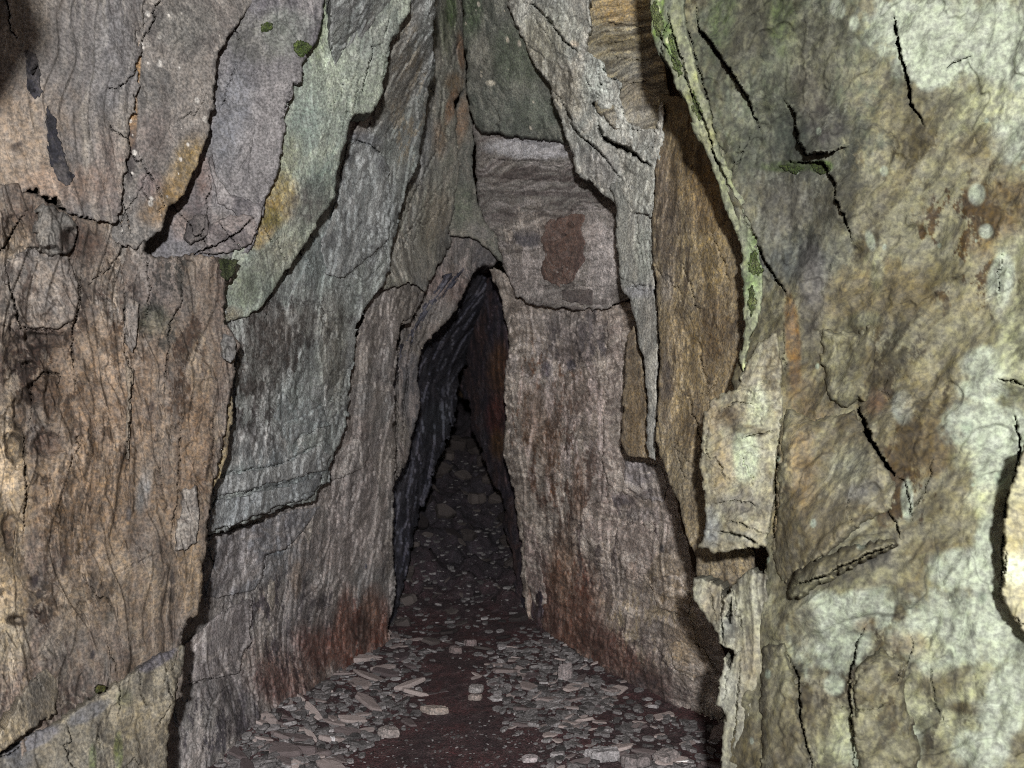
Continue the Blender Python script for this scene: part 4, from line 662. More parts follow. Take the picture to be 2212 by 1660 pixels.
Slab("rock_plate", "narrow pale grey column below the leaning slab, broken by a ledge halfway",
    [(1318, 400), (1440, 380), (1420, 470), (1416, 540), (1414, 622), (1420, 660), (1424, 740), (1418, 860), (1416, 1000), (1400, 990), (1395, 960), (1398, 880), (1394, 800), (1390, 770), (1378, 740), (1372, 690), (1362, 650), (1348, 630), (1340, 612), (1334, 560), (1332, 500), (1330, 440)],
    [(1335, 430, 2.56), (1430, 430, 2.4), (1340, 600, 2.58), (1416, 640, 2.42), (1400, 980, 2.46)], thick=0.15, ragged=3, edge=(9, 0.02), k=1.45, pal=dict(base=(114, 114, 110), alt=(100, 102, 98), dark=(70, 68, 66), pale=(140, 136, 126), grain=(34, 4)),
    relief=grain(0.006, -2, 0.012), cracks=[([(1376, 440), (1378, 520), (1392, 580)], 2.4, .02, -.012, 20), ([(1416, 620), (1380, 616), (1350, 622)], 3, .03, .016, 22), ([(1400, 470), (1404, 560), (1408, 600)], 1.6, .01, -.008, 14)],
    blobs=[(1350, 500, 14, 60, 0, (126, 126, 118), .5), (1390, 540, 24, 60, 0, (102, 108, 100), .5), (1380, 630, 30, 14, 0, (122, 122, 128), .6), (1400, 700, 20, 60, 0, (98, 94, 88), .6)])
Slab("rock_plate", "thin brown flake standing proud of the right inner wall with a shadowed foot",
    [(1352, 740), (1370, 700), (1376, 735), (1388, 770), (1394, 810), (1398, 880), (1400, 960), (1412, 985), (1400, 992), (1380, 988), (1354, 984), (1346, 965), (1342, 940), (1346, 880), (1348, 800)],
    [(1350, 740, 2.66), (1390, 770, 2.58), (1350, 980, 2.66), (1405, 985, 2.56)], thick=0.10, ragged=3, edge=(7, 0.014), pal=dict(base=(110, 96, 76), alt=(98, 86, 72), dark=(62, 52, 42), pale=(136, 122, 98), grain=(40, 5)), relief=grain(0.005, 0, 0.010),
    blobs=[(1370, 880, 22, 60, 0, (104, 86, 58), .6), (1370, 960, 24, 24, 0, (112, 94, 66), .5)])
pN = dict(base=(112, 97, 70), alt=(98, 88, 70), dark=(58, 47, 36), pale=(146, 131, 98), grain=(34, 6), kd=.7, kp=.5)
Slab("rock_plate", "tall olive-brown panel recessed in the shadow of the near right rock",
    [(1424, 200), (1560, 230), (1640, 420), (1650, 640), (1640, 820), (1570, 900), (1600, 1100), (1630, 1200), (1620, 1290), (1530, 1320), (1508, 1290), (1500, 1197), (1478, 1140), (1467, 1086), (1440, 1026), (1424, 985), (1418, 950), (1420, 860), (1424, 740), (1420, 660), (1414, 600), (1410, 520), (1412, 400), (1420, 330), (1428, 280)],
    [(1430, 260, 2.36), (1600, 300, 1.98), (1420, 640, 2.32), (1630, 640, 1.93), (1425, 960, 2.26), (1570, 900, 2.02), (1500, 1200, 2.02), (1600, 1250, 1.92)], thick=0.2, ragged=3, edge=(10, 0.02), k=1.1, pal=pN,
    relief=(('fbm', 0.012, 10, 2.6), ('fbm', 0.007, 30, 6), ('step', 0.015, 9, 3, 3, 3), ('fbm', 0.003, 80, 50)),
    cracks=[([(1470, 560), (1490, 620), (1500, 660), (1520, 670)], 3, .03, -.01, 24), ([(1490, 850), (1500, 900), (1515, 960), (1510, 1000)], 3.5, .03, -.02, 30), ([(1440, 960), (1470, 980), (1505, 1010)], 2.0, .02, -.01, 24), ([(1560, 800), (1530, 850), (1480, 860)], 2, .02, .01, 22), ([(1510, 700), (1516, 800), (1530, 830)], 2, .02, -.01, 26)],
    blobs=[(1440, 450, 26, 130, 0, (92, 82, 74), .7), (1470, 350, 26, 90, 5, (98, 82, 54), .6), (1530, 420, 40, 100, 0, (120, 96, 54), .6), (1500, 520, 40, 14, 0, (140, 124, 88), .6), (1540, 560, 40, 70, 0, (122, 104, 64), .6), (1440, 620, 14, 40, 0, (122, 116, 110), .6), (1460, 720, 20, 40, 0, (142, 124, 92), .6), (1540, 720, 46, 70, 0, (72, 56, 36), .7), (1500, 740, 20, 60, 0, (126, 108, 72), .5), (1440, 840, 14, 100, 0, (76, 70, 70), .7), (1490, 920, 40, 50, 0, (104, 88, 62), .5), (1480, 1030, 40, 60, 20, (102, 94, 76), .5), (1460, 880, 30, 20, 10, (138, 120, 84), .6)])

# ---- right side, nearest ---------------------------------------------------
RIGHT = [(1400, 0, 1.86), (1600, 600, 1.84), (1560, 1100, 1.76), (1560, 1660, 1.64), (2212, 0, 1.42), (2212, 800, 1.36), (2212, 1660, 1.22)]
def right(dd=0.0): return [(x, y, d+dd) for x, y, d in RIGHT]
pR = dict(base=(128, 122, 90), alt=(112, 110, 88), dark=(70, 62, 44), pale=(160, 156, 120), grain=(14, 9), ang=-30, kd=.7, kp=.5, spots=(20, 0.88, (150, 164, 142)), crust=[(5, 3, .10, (148, 146, 112), .6), (7, 4, .14, (92, 80, 54), .5), (9, 5, .2, (156, 152, 120), .5), (20, 10, .22, (76, 66, 46), .5), (26, 14, .24, (164, 160, 126), .45)])
CLIPPED = (164, 174, 152); PG = (152, 156, 120)  # pale patches are clipped flash highlights painted into the rock colour
main = Slab("rock_outcrop", "large near rock face on the right, mottled olive with flash highlights painted as pale patches",
    [(1470, -260), (2460, -260), (2460, 1800), (1560, 1800), (1570, 1640), (1600, 1500), (1640, 1320), (1650, 1250), (1656, 1200), (1640, 1150), (1600, 1080), (1590, 950), (1590, 880), (1580, 820), (1600, 760), (1620, 690), (1640, 620), (1626, 560), (1590, 470), (1560, 400), (1540, 320), (1500, 220), (1470, 130), (1455, 60), (1440, -260)],
    right(0.02), cat="rock face", thick=0.4, fract=.25, ragged=4, edge=(14, 0.03), pal=pR, mat=NEAR, step=2.7, k=.50,
    relief=(('fbm', 0.08, 2.6, 1.6, -30), ('ridge', 0.030, 2.4, 0.9, -28), ('fbm', 0.018, 9, 5, -25), ('fbm', 0.03, 4.5, 2.6, -30), ('step', 0.020, 4, 2.4, -30, 3), ('ridge', 0.010, 7, 2.6, -25), ('fbm', 0.003, 30, 20), ('fbm', 0.0016, 80, 70)),
    cracks=[([(1500, 0), (1510, 67), (1537, 93), (1567, 140), (1590, 177), (1617, 207), (1627, 247), (1647, 290)], 5.2, 0.06, -0.048, 70), ([(1470, 20), (1490, 80), (1510, 150), (1530, 220), (1545, 300), (1570, 350)], 2.2, 0.03, -0.013, 26), ([(1840, 313), (1790, 330), (1740, 333), (1723, 300), (1717, 240), (1690, 215)], 3.8, 0.04, 0.056, 80), ([(1690, 350), (1740, 352), (1777, 350), (1800, 390), (1807, 433), (1827, 473), (1840, 533)], 3.8, 0.05, -0.032, 60), ([(1930, 30), (1943, 100), (1960, 167), (1967, 227), (1997, 272)], 9, 0.12, -0.024, 60), ([(1600, 443), (1630, 510), (1650, 560), (1690, 620), (1700, 650)], 3.8, 0.05, -0.032, 50), ([(1690, 690), (1692, 760), (1704, 830)], 1.9, 0.02, -0.0096, 26), ([(1770, 640), (1790, 600), (1800, 553)], 2, 0.02, 0.008, 26), ([(1850, 868), (1863, 905), (1877, 946), (1900, 983), (1937, 1036)], 14, 0.18, -0.032, 60), ([(1937, 1030), (1957, 1040), (1970, 1090), (1972, 1130)], 3, 0.04, -0.0096, 24), ([(1915, 1100), (1935, 1130), (1947, 1165)], 3.4, 0.04, -0.011, 24), ([(1940, 1172), (1880, 1195), (1830, 1215), (1780, 1245), (1720, 1266), (1700, 1268)], 4.5, 0.06, 0.064, 80), ([(1880, 1345), (1850, 1390), (1838, 1440), (1836, 1500), (1845, 1600), (1848, 1680)], 3.8, 0.05, -0.036, 60), ([(1697, 1400), (1727, 1474), (1730, 1540), (1743, 1607), (1760, 1680)], 4.1, 0.06, -0.036, 50), ([(2187, 880), (2207, 953), (2195, 1030), (2172, 1100), (2168, 1200), (2160, 1290)], 5.2, 0.07, -0.016, 40), ([(2150, 820), (2190, 822), (2230, 840)], 3.8, 0.04, 0.013, 30), ([(1688, 900), (1680, 1000), (1676, 1100), (1664, 1210)], 3, 0.04, -0.04, 50)],
    blobs=[(2040, 1000, 170, 150, -20, (78, 62, 38), .9, 9), (2120, 560, 130, 150, -30, (84, 66, 38), .9, 9), (1990, 1460, 220, 180, -20, (72, 64, 44), .9, 11), (1860, 1400, 140, 140, -10, (70, 62, 44), .85, 14), (1950, 780, 160, 120, 0, (80, 70, 48), .85, 11), (2060, 330, 120, 90, 0, (92, 84, 56), .85, 12), (1740, 420, 120, 200, 10, (70, 74, 62), .85, 11), (1700, 120, 120, 120, 10, (66, 72, 54), .85, 12), (1700, 300, 160, 260, 20, (150, 150, 130), .85, 16), (1760, 1560, 60, 140, 0, (80, 74, 56), .85, 16), (1680, 160, 230, 230, 0, (88, 95, 78), .85), (1720, 460, 150, 190, 0, (104, 106, 94), .82), (1900, 640, 120, 70, 0, (124, 112, 78), .82), (2010, 960, 90, 80, 0, (108, 92, 60), .82), (1840, 800, 70, 80, 0, (98, 88, 62), .82), (2170, 100, 120, 160, 0, PG, .8), (2190, 900, 60, 300, 0, PG, .8), (2130, 1430, 160, 180, 0, PG, .8), (2000, 60, 90, 60, 0, CLIPPED, .95), (2200, 180, 50, 70, 0, CLIPPED, .95), (2190, 950, 40, 60, 0, CLIPPED, .95), (2150, 1180, 40, 60, 0, CLIPPED, .95), (2190, 1480, 60, 60, 0, CLIPPED, .95), (1920, 1600, 60, 60, 0, CLIPPED, .92), (1990, 1350, 60, 26, -10, PG, .9), (1830, 1590, 50, 60, 0, PG, .8), (2080, 70, 210, 98, 8, CLIPPED, .95), (2170, 120, 126, 84, 0, CLIPPED, .95), (2020, 130, 56, 56, 20, CLIPPED, .95), (2190, 290, 56, 70, 0, CLIPPED, .95), (2140, 220, 90, 40, 0, PG, .8), (2005, 175, 24.2, 24.2, 0, CLIPPED, .95), (2080, 270, 60, 30, 0, PG, .6), (2100, 180, 40, 20, 0, (112, 108, 78), .6), (2120, 320, 50, 40, 0, (104, 92, 60), .6), (2180, 430, 60, 50, -30, (112, 92, 52), .75), (2140, 520, 60, 50, -30, (110, 90, 52), .7), (2190, 540, 40, 30, 0, PG, .7), (2110, 420, 17.6, 22, 0, CLIPPED, .95), (2130, 500, 15.4, 15.4, 0, CLIPPED, .95), (1880, 520, 9.9, 22, -15, CLIPPED, .95), (1895, 590, 14, 40, 0, PG, .7), (1910, 370, 8.8, 11, 0, CLIPPED, .95), (1845, 50, 11, 17.6, 0, CLIPPED, .95), (1810, 20, 15.4, 22, -20, CLIPPED, .95), (1870, 55, 10, 8, 0, PG, .8), (1920, 14, 17.6, 8.8, 0, CLIPPED, .95),
           (1620, 60, 60, 90, 20, (100, 96, 80), .6), (1560, 40, 26, 70, 10, (98, 116, 74), .7), (1690, 60, 30, 70, -10, (96, 116, 62), .65), (1680, 180, 60, 60, 0, (92, 98, 80), .6), (1760, 120, 70, 80, 0, (122, 118, 98), .5), (1780, 270, 60, 50, 0, (82, 78, 76), .75), (1710, 300, 40, 50, 0, (66, 76, 66), .75), (1750, 200, 40, 50, -20, (92, 84, 74), .6), (1700, 360, 60, 12, 0, (82, 102, 46), .7), (1775, 360, 24, 14, 0, (92, 122, 40), .85), (1620, 330, 40, 60, 30, (92, 98, 82), .6), (1700, 450, 60, 60, 0, (108, 104, 98), .5), (1720, 560, 60, 50, 0, (86, 92, 92), .75), (1755, 590, 30, 60, 0, (132, 132, 130), .6), (1850, 440, 60, 60, 0, (108, 104, 84), .6), (1750, 640, 26, 120, 0, (100, 96, 92), .7), (1712, 740, 18, 110, -4, (132, 100, 58), .85), (1730, 850, 40, 60, 0, (112, 92, 62), .7), (1740, 1000, 60, 110, 0, (142, 118, 78), .75), (1700, 1130, 30, 90, 0, (146, 122, 84), .7), (1830, 790, 50, 60, 0, (84, 74, 50), .8), (1830, 700, 44, 16, 0, (90, 86, 60), .6), (1870, 690, 30, 16, 0, PG, .6), (1960, 620, 60, 40, 0, (112, 100, 62), .6), (1940, 740, 40, 60, 0, (112, 112, 92), .5), (1950, 880, 26, 36, 0, (154, 162, 150), .9), (1895, 870, 26, 30, 30, (124, 94, 70), .7), (2000, 870, 60, 60, 0, (112, 100, 66), .6), (2020, 970, 70, 60, 0, (94, 78, 46), .75), (2160, 610, 26.4, 66, 10, CLIPPED, .95), (2130, 790, 56, 42, 0, CLIPPED, .95), (2190, 760, 40, 60, 0, PG, .8), (2120, 840, 56, 28, 0, CLIPPED, .95), (2110, 920, 70, 70, 20, CLIPPED, .95), (2150, 1000, 56, 140, 0, CLIPPED, .95), (2130, 1090, 40, 40, 0, PG, .8), (2140, 930, 56, 36.4, 20, CLIPPED, .95), (2080, 990, 30, 30, 0, PG, .7), (2040, 730, 60, 30, 0, (122, 118, 94), .5), (2040, 590, 60, 26, 0, (104, 96, 58), .7), (2100, 660, 60, 30, 0, (126, 116, 80), .5),
           (1960, 1080, 13.2, 44, 0, CLIPPED, .95), (1840, 1010, 30, 36, 0, (124, 128, 108), .7), (1800, 1080, 60, 40, 10, (114, 100, 76), .5), (1820, 1070, 50, 24, -10, (84, 84, 84), .6), (1870, 1060, 40, 24, -20, (96, 96, 98), .7), (1840, 1230, 90, 26, -22, (82, 78, 66), .85), (1900, 1200, 40, 20, -22, (108, 106, 98), .6), (1720, 1280, 24, 30, 0, (74, 70, 58), .8), (1850, 1310, 98, 36.4, -15, CLIPPED, .95), (1780, 1320, 56, 42, 0, CLIPPED, .95), (1800, 1380, 84, 70, 0, CLIPPED, .95), (1740, 1350, 26, 60, 0, (92, 82, 60), .6), (1910, 1330, 17.6, 33, 30, CLIPPED, .95), (1870, 1350, 26, 16, -20, (104, 88, 60), .7), (1940, 1280, 30, 18, -20, (86, 78, 50), .6), (2010, 1300, 60, 22, -8, (102, 92, 60), .7), (2080, 1230, 70, 42, 0, CLIPPED, .95), (2140, 1240, 42, 126, 0, CLIPPED, .95), (2090, 1370, 154, 84, 0, CLIPPED, .95), (2000, 1400, 40, 30, 0, PG, .8), (2030, 1480, 70, 30, -20, (104, 94, 64), .6), (1960, 1390, 40, 26, 10, (110, 92, 66), .6), (2170, 1540, 60, 90, 10, CLIPPED, .95), (2120, 1620, 60, 50, 0, CLIPPED, .95), (2060, 1460, 50, 12, -25, (84, 78, 54), .7), (2080, 1530, 40, 14, 10, (70, 60, 38), .8), (1880, 1480, 9.9, 18.7, -10, CLIPPED, .95), (1800, 1480, 24.2, 24.2, 0, CLIPPED, .95), (1880, 1590, 60, 50, 0, PG, .8), (1910, 1620, 84, 56, 0, CLIPPED, .95), (1800, 1590, 40, 60, 0, PG, .7), (1960, 1530, 50, 40, 30, PG, .8), (1900, 1440, 30, 60, 0, (96, 88, 62), .6), (1770, 1540, 30, 60, 0, (110, 100, 74), .6), (1680, 1500, 40, 60, 0, (112, 108, 92), .7), (1690, 1560, 40, 40, 20, (96, 90, 74), .6), (1680, 1640, 33, 55, 0, CLIPPED, .95), (1620, 1400, 30, 80, 0, (132, 124, 98), .6), (1620, 1300, 40, 50, 0, (140, 140, 116), .6), (2000, 1620, 40, 30, 0, (60, 54, 36), .8), (2200, 1610, 20, 30, 0, (90, 80, 54), .7), (2200, 1180, 20, 60, 0, (112, 100, 62), .6), (2200, 1240, 15.4, 22, 0, CLIPPED, .95)])
for pts in ([(1756, 352), (1776, 346), (1792, 356), (1790, 372), (1776, 378), (1760, 366)], [(1685, 358), (1720, 356), (1740, 362), (1720, 374), (1690, 370)]):
    Slab("moss_patch", None, pts, on=main, lift=0.006, thick=0.012, edge=(7, 0.01), ragged=4, rag_f=.08, pal=dict(mossP, base=(76, 100, 34), alt=(92, 110, 44)), mat=MOSS, relief=(('fbm', 0.005, 110, 110),), step=2)
pT = dict(base=(150, 134, 100), alt=(132, 120, 92), dark=(84, 72, 52), pale=(176, 168, 134), grain=(12, 5), ang=-20, kd=.5, kp=.5, crust=[(5, 3, .12, (166, 156, 120), .5), (9, 4, .2, (98, 84, 60), .45), (22, 10, .24, (88, 76, 54), .4)])
SOFT = (('fbm', 0.010, 8, 4, -25), ('fbm', 0.003, 26, 14))
def lobe(label, pts, lift, pal, edge=(30, .05), ragged=6, relief=SOFT, blobs=()):
    edge = (edge[0]*2.2, (lift+.004)/.38)       # the rim dies into the face
    pal = dict(pR, **{k_: tuple(int(.45*a_+.55*b_) for a_, b_ in zip(pal[k_], pR[k_])) for k_ in ('base', 'alt', 'dark', 'pale')})
    Slab("rock_lobe", label, pts, on=main, lift=lift, thick=.06, edge=edge, ragged=ragged, rag_f=.025, step=2.7, pal=pal, mat=NEAR, relief=relief, blobs=blobs)
lobe("dark squarish olive block", [(1772, 712), (1850, 716), (1888, 700), (1892, 790), (1872, 866), (1820, 880), (1790, 862), (1774, 800)], .025, dict(pT, base=(112, 102, 72), alt=(98, 90, 66), dark=(62, 54, 38), pale=(150, 146, 112)), (22, .04))
lobe("smooth tan fold", [(1692, 880), (1760, 905), (1846, 880), (1864, 912), (1898, 985), (1934, 1042), (1926, 1100), (1860, 1140), (1790, 1190), (1728, 1236), (1692, 1262), (1668, 1210), (1678, 1100), (1686, 1000)], .03, pT, (34, .06), blobs=[(1840, 1010, 40, 40, 0, (134, 136, 116), .7), (1860, 1062, 46, 22, -20, (104, 104, 102), .75), (1800, 1110, 50, 26, -20, (116, 108, 86), .6), (1730, 1000, 30, 90, 0, (160, 134, 92), .6)])
lobe("dark slanting ledge", [(1697, 1265), (1712, 1238), (1780, 1198), (1850, 1176), (1936, 1158), (1942, 1180), (1884, 1206), (1834, 1230), (1784, 1256), (1726, 1296), (1702, 1300)], .06, dict(pT, base=(100, 96, 84), alt=(88, 84, 72), dark=(58, 54, 44), pale=(132, 130, 118)), (14, .05), 5)
lobe("fibrous grey block", [(1650, 1400), (1694, 1385), (1722, 1470), (1728, 1540), (1746, 1610), (1770, 1700), (1650, 1700), (1640, 1500)], .03, dict(pT, base=(122, 116, 98), alt=(108, 104, 90), dark=(70, 64, 52), pale=(152, 150, 130), grain=(6, 40), ang=20), (18, .04))
lobe(None, [(1850, 1440), (1900, 1400), (1960, 1430), (1950, 1480), (1972, 1560), (1992, 1620), (1980, 1700), (1852, 1700), (1840, 1560)], .035, dict(pT, base=(142, 142, 112), alt=(122, 118, 88)), (30, .06))
rim = Slab("rock_plate", "mossy yellow-green strip forming the leaning left rim of the near right rock",
    [(1384, -260), (1480, -260), (1478, 10), (1490, 90), (1510, 170), (1536, 250), (1556, 330), (1590, 400), (1620, 450), (1640, 530), (1650, 620), (1640, 690), (1620, 740), (1608, 810), (1598, 775), (1607, 713), (1607, 663), (1603, 626), (1602, 553), (1590, 500), (1573, 463), (1560, 430), (1540, 373), (1520, 323), (1497, 277), (1480, 220), (1460, 187), (1447, 147), (1424, 115), (1408, 67), (1404, 0)],
    right(-0.01), thick=0.16, ragged=3.5, edge=(10, 0.02), k=.78, pal=dict(base=(118, 122, 94), alt=(102, 108, 90), dark=(68, 72, 50), pale=(156, 160, 124), grain=(26, 8), spots=(30, .86, (170, 176, 130))), mat=NEAR,
    relief=grain(0.009, 14, 0.016), cracks=[([(1440, 0), (1453, 77), (1480, 157), (1500, 223), (1527, 280), (1550, 347), (1573, 403), (1600, 450), (1625, 510)], 5, .05, -.018, 22), ([(1420, 60), (1445, 120), (1470, 150)], 2, .02, -.008, 14)],
    blobs=[(1422, 30, 12, 60, 5, (96, 122, 40), .85), (1448, 90, 12, 50, -15, (94, 124, 40), .8), (1460, 50, 12, 50, 0, (132, 136, 96), .6), (1490, 200, 14, 60, 25, (150, 154, 100), .6), (1530, 300, 16, 60, 25, (156, 156, 104), .6), (1470, 130, 14, 30, 0, (112, 112, 92), .6), (1630, 560, 20, 60, 0, (104, 126, 80), .75), (1632, 650, 16, 50, 0, (150, 160, 120), .8), (1620, 620, 20, 40, 0, (100, 122, 76), .6), (1570, 400, 20, 60, 25, (128, 134, 96), .6)])
for pts in ([(1408, 6), (1424, 2), (1430, 30), (1438, 70), (1428, 84), (1414, 56)], [(1440, 70), (1452, 84), (1466, 130), (1478, 165), (1466, 168), (1450, 132)], [(1490, 190), (1506, 214), (1522, 262), (1512, 270), (1496, 232)],
            [(1620, 545), (1640, 552), (1644, 590), (1630, 600), (1616, 580)], [(1612, 620), (1630, 612), (1634, 660), (1620, 690), (1612, 660)]):
    Slab("moss_patch", None, pts, on=rim, lift=0.004, thick=0.01, edge=(6, 0.01), ragged=7, rag_f=.09, pal=dict(mossP, base=(84, 106, 44), alt=(104, 118, 62), pale=(132, 138, 88)), mat=MOSS, relief=(('fbm', 0.006, 110, 110),), step=1.9)
Slab("rock_plate", "bright pale block at right centre above a black horizontal slot",
    [(1608, 800), (1640, 740), (1676, 720), (1690, 780), (1690, 860), (1684, 950), (1674, 1050), (1664, 1130), (1655, 1182), (1640, 1184), (1590, 1186), (1540, 1194), (1506, 1182), (1520, 1160), (1525, 1086), (1512, 1003), (1517, 953), (1520, 893), (1540, 862), (1590, 840)],
    right(-0.02), thick=0.22, ragged=4, edge=(12, 0.03), k=.66, pal=dict(base=(152, 146, 120), alt=(140, 134, 110), dark=(82, 72, 52), pale=(184, 184, 152), grain=(20, 12), kd=.7), mat=NEAR,
    relief=(('fbm', 0.016, 8, 10), ('fbm', 0.009, 24, 20), ('step', 0.016, 6, 12, 0, 3), ('fbm', 0.0016, 80, 70)),
    cracks=[([(1640, 1175), (1610, 1160), (1570, 1150), (1546, 1148)], 7, .05, .02, 20), ([(1650, 1150), (1600, 1132), (1560, 1124)], 3, .03, .012, 14), ([(1560, 890), (1590, 868), (1640, 872)], 4, .03, .01, 20), ([(1640, 1092), (1590, 1080), (1530, 1090)], 3, .03, .012, 18), ([(1600, 950), (1650, 936), (1670, 930)], 3.5, .03, -.01, 20), ([(1545, 1000), (1540, 1080)], 1.6, .01, .006, 14)],
    blobs=[(1610, 980, 30, 60, 0, (176, 186, 156), .9), (1640, 880, 24, 40, 0, (176, 184, 152), .8), (1570, 900, 34, 22, -15, (92, 76, 56), .8), (1620, 930, 40, 12, 10, (96, 86, 64), .7), (1560, 1010, 24, 60, 0, (164, 146, 108), .6), (1600, 1090, 60, 24, 0, (112, 108, 100), .75), (1536, 1140, 20, 40, 0, (126, 132, 136), .8), (1600, 1160, 40, 12, 0, (146, 146, 128), .7), (1540, 900, 16, 50, 0, (150, 130, 96), .6)])
Slab("rock_plate", "stack of splintered narrow pale slivers under the black slot at lower right",
    [(1500, 1246), (1512, 1250), (1530, 1258), (1556, 1262), (1564, 1290), (1578, 1280), (1590, 1250), (1620, 1232), (1660, 1240), (1660, 1330), (1650, 1440), (1640, 1560), (1630, 1800), (1552, 1800), (1556, 1640), (1562, 1580), (1566, 1545), (1549, 1520), (1556, 1490), (1548, 1477), (1562, 1440), (1566, 1420), (1578, 1444), (1584, 1430), (1586, 1408), (1566, 1398), (1554, 1392), (1546, 1366), (1530, 1345), (1520, 1324), (1500, 1296)],
    right(-0.015), thick=0.18, ragged=4, edge=(8, 0.018), k=.68, pal=dict(base=(142, 138, 116), alt=(124, 122, 106), dark=(72, 66, 54), pale=(174, 174, 150), grain=(40, 4), kd=.7), mat=NEAR,
    relief=(('ridge', 0.014, 16, 1.4, 2), ('fbm', 0.007, 34, 8), ('fbm', 0.0018, 80, 60)),
    cracks=[([(1560, 1270), (1558, 1330), (1566, 1400)], 5, .05, -.01, 14), ([(1580, 1290), (1576, 1330), (1580, 1350)], 12, .08, 0), ([(1600, 1400), (1596, 1480), (1590, 1560), (1580, 1640)], 3, .03, -.01, 16), ([(1618, 1500), (1612, 1560), (1625, 1640)], 8, .06, -.01, 18), ([(1530, 1262), (1540, 1310), (1548, 1350)], 2.6, .02, -.008, 12)],
    blobs=[(1540, 1300, 24, 40, 0, (150, 138, 112), .6), (1572, 1500, 20, 60, 0, (150, 152, 140), .7), (1620, 1330, 26, 80, 0, (146, 146, 122), .6), (1620, 1420, 20, 60, 0, (136, 126, 100), .6), (1572, 1360, 16, 30, 0, (112, 116, 112), .7), (1640, 1620, 20, 60, 0, (152, 166, 146), .7), (1600, 1620, 20, 60, 0, (136, 136, 122), .6)])
Slab("rock_plate", "dark-edged near block cut by the right edge of the picture",
    [(2172, 1080), (2190, 1040), (2210, 960), (2460, 900), (2460, 1420), (2250, 1400), (2212, 1367), (2190, 1340), (2164, 1300), (2168, 1200)],
    [(2170, 1200, 1.26), (2460, 950, 1.16), (2460, 1400, 1.14), (2190, 1000, 1.24)], thick=0.14, ragged=4, edge=(14, 0.03), pal=dict(pR, base=(112, 104, 72)), mat=NEAR,
    relief=(('fbm', 0.014, 9, 6), ('fbm', 0.005, 30, 24)), blobs=[(2200, 1150, 40, 60, 0, (120, 110, 72), .5), (2195, 1230, 26, 30, 0, CLIPPED, .5)])

# ================================================================== FLOOR
def gz(x, y):
    z = 0.012*fbm(x*4, y*4, 900, 4) + 0.004*fbm(x*24, y*24, 901, 3)
    lx = -0.62-0.16*(y-2.3); rx = 0.62-0.32*(y-2.4)
    z = z + 0.15*np.exp(-np.clip(x-lx+0.25, 0, 9)**2/0.045)*sstep(1.7, 2.6, y)*(1-sstep(3.4, 4.2, y)*0.4)
    z = z + 0.13*np.exp(-np.clip(rx-x+0.28, 0, 9)**2/0.05)*sstep(2.0, 2.8, y)
    z = z + sstep(3.45, 6.4, y)*0.60 + 0.10*sstep(3.4, 4.0, y)*(fbm(x*6, y*6, 902, 4)+.5*ridged(x*5, y*5, 903, 3)) + sstep(3.6, 4.2, y)*0.5*np.clip(np.abs(x+.1)-.12, 0, .6)
    return z

gx = np.concatenate([np.linspace(-9, -1.3, 16), np.arange(-1.26, 1.27, 0.016), np.linspace(1.3, 9, 16)])
gy = np.concatenate([np.linspace(-9, 1.3, 24), np.arange(1.34, 7.4, 0.02), np.linspace(7.5, 9, 6)])
GX, GY = np.meshgrid(gx, gy); GZ = gz(GX, GY)
ny, nx = GX.shape; idx = np.arange(ny*nx).reshape(ny, nx)
V = np.stack([GX, GY, GZ], -1).reshape(-1, 3)
t = sstep(-0.3, 0.3, fbm(V[:, 0]*7, V[:, 1]*7, 910, 5, .6))[:, None]
gc = lin((74, 52, 53))*(1-t)+lin((62, 50, 52))*t
t = (sstep(0.1, 0.5, fbm(V[:, 0]*30, V[:, 1]*60, 911, 4, .6))*.6)[:, None]; gc = gc*(1-t)+lin((92, 80, 80))*t
t = (sstep(0.1, 0.5, fbm(V[:, 0]*22, V[:, 1]*44, 912, 4, .6))*.6)[:, None]; gc = gc*(1-t)+lin((34, 28, 32))*t
t = (sstep(3.3, 4.2, V[:, 1])*.75)[:, None]; gc = gc*(1-t)+gc.mean(1, keepdims=True)*np.array([.62, .62, .78])*t  # the hollow's darkness put into the soil colour, growing with depth
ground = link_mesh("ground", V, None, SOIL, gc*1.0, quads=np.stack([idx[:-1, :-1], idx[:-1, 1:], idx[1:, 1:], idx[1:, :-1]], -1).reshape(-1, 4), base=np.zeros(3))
tag(ground, kind="structure")

# solid rock all round: walls behind the slabs and the roof, open only behind the photographer
plan = [(-2.6, -3.0), (-2.3, 0.6), (-1.75, 1.9), (-1.25, 2.8), (-0.85, 3.6), (-0.66, 4.6), (-0.6, 6.6), (-0.1, 7.2), (0.45, 6.6), (0.6, 4.6), (0.72, 3.7), (1.15, 2.9), (1.55, 2.1), (2.1, 0.8), (2.5, -3.0)]
pp = np.array(plan); seg = np.hypot(*(pp[1:]-pp[:-1]).T); cum = np.concatenate([[0], np.cumsum(seg)])
ss = np.arange(0, cum[-1], 0.06); zz = np.arange(-0.4, 3.7, 0.06)
wx, wy = np.interp(ss, cum, pp[:, 0]), np.interp(ss, cum, pp[:, 1])
A, Z = np.meshgrid(ss, zz)
cxm = np.interp(wy, [-3, 7], [0, 0.05])
pinch = 1-0.55*sstep(2.6, 3.6, Z)
n_ = 0.08*fbm(A*2, Z*1.2, 930, 5)
VX = (wx[None]-cxm[None])*pinch+cxm[None]+n_; VY = wy[None]+0*Z+n_
wv = np.stack([VX, VY, Z], -1).reshape(-1, 3); ny, nx = A.shape; idx = np.arange(ny*nx).reshape(ny, nx)
wq = np.stack([idx[:-1, :-1], idx[:-1, 1:], idx[1:, 1:], idx[1:, :-1]], -1).reshape(-1, 4)
top = [int(i) for i in idx[-1]]
bc = lin((74, 60, 48))+0*wv
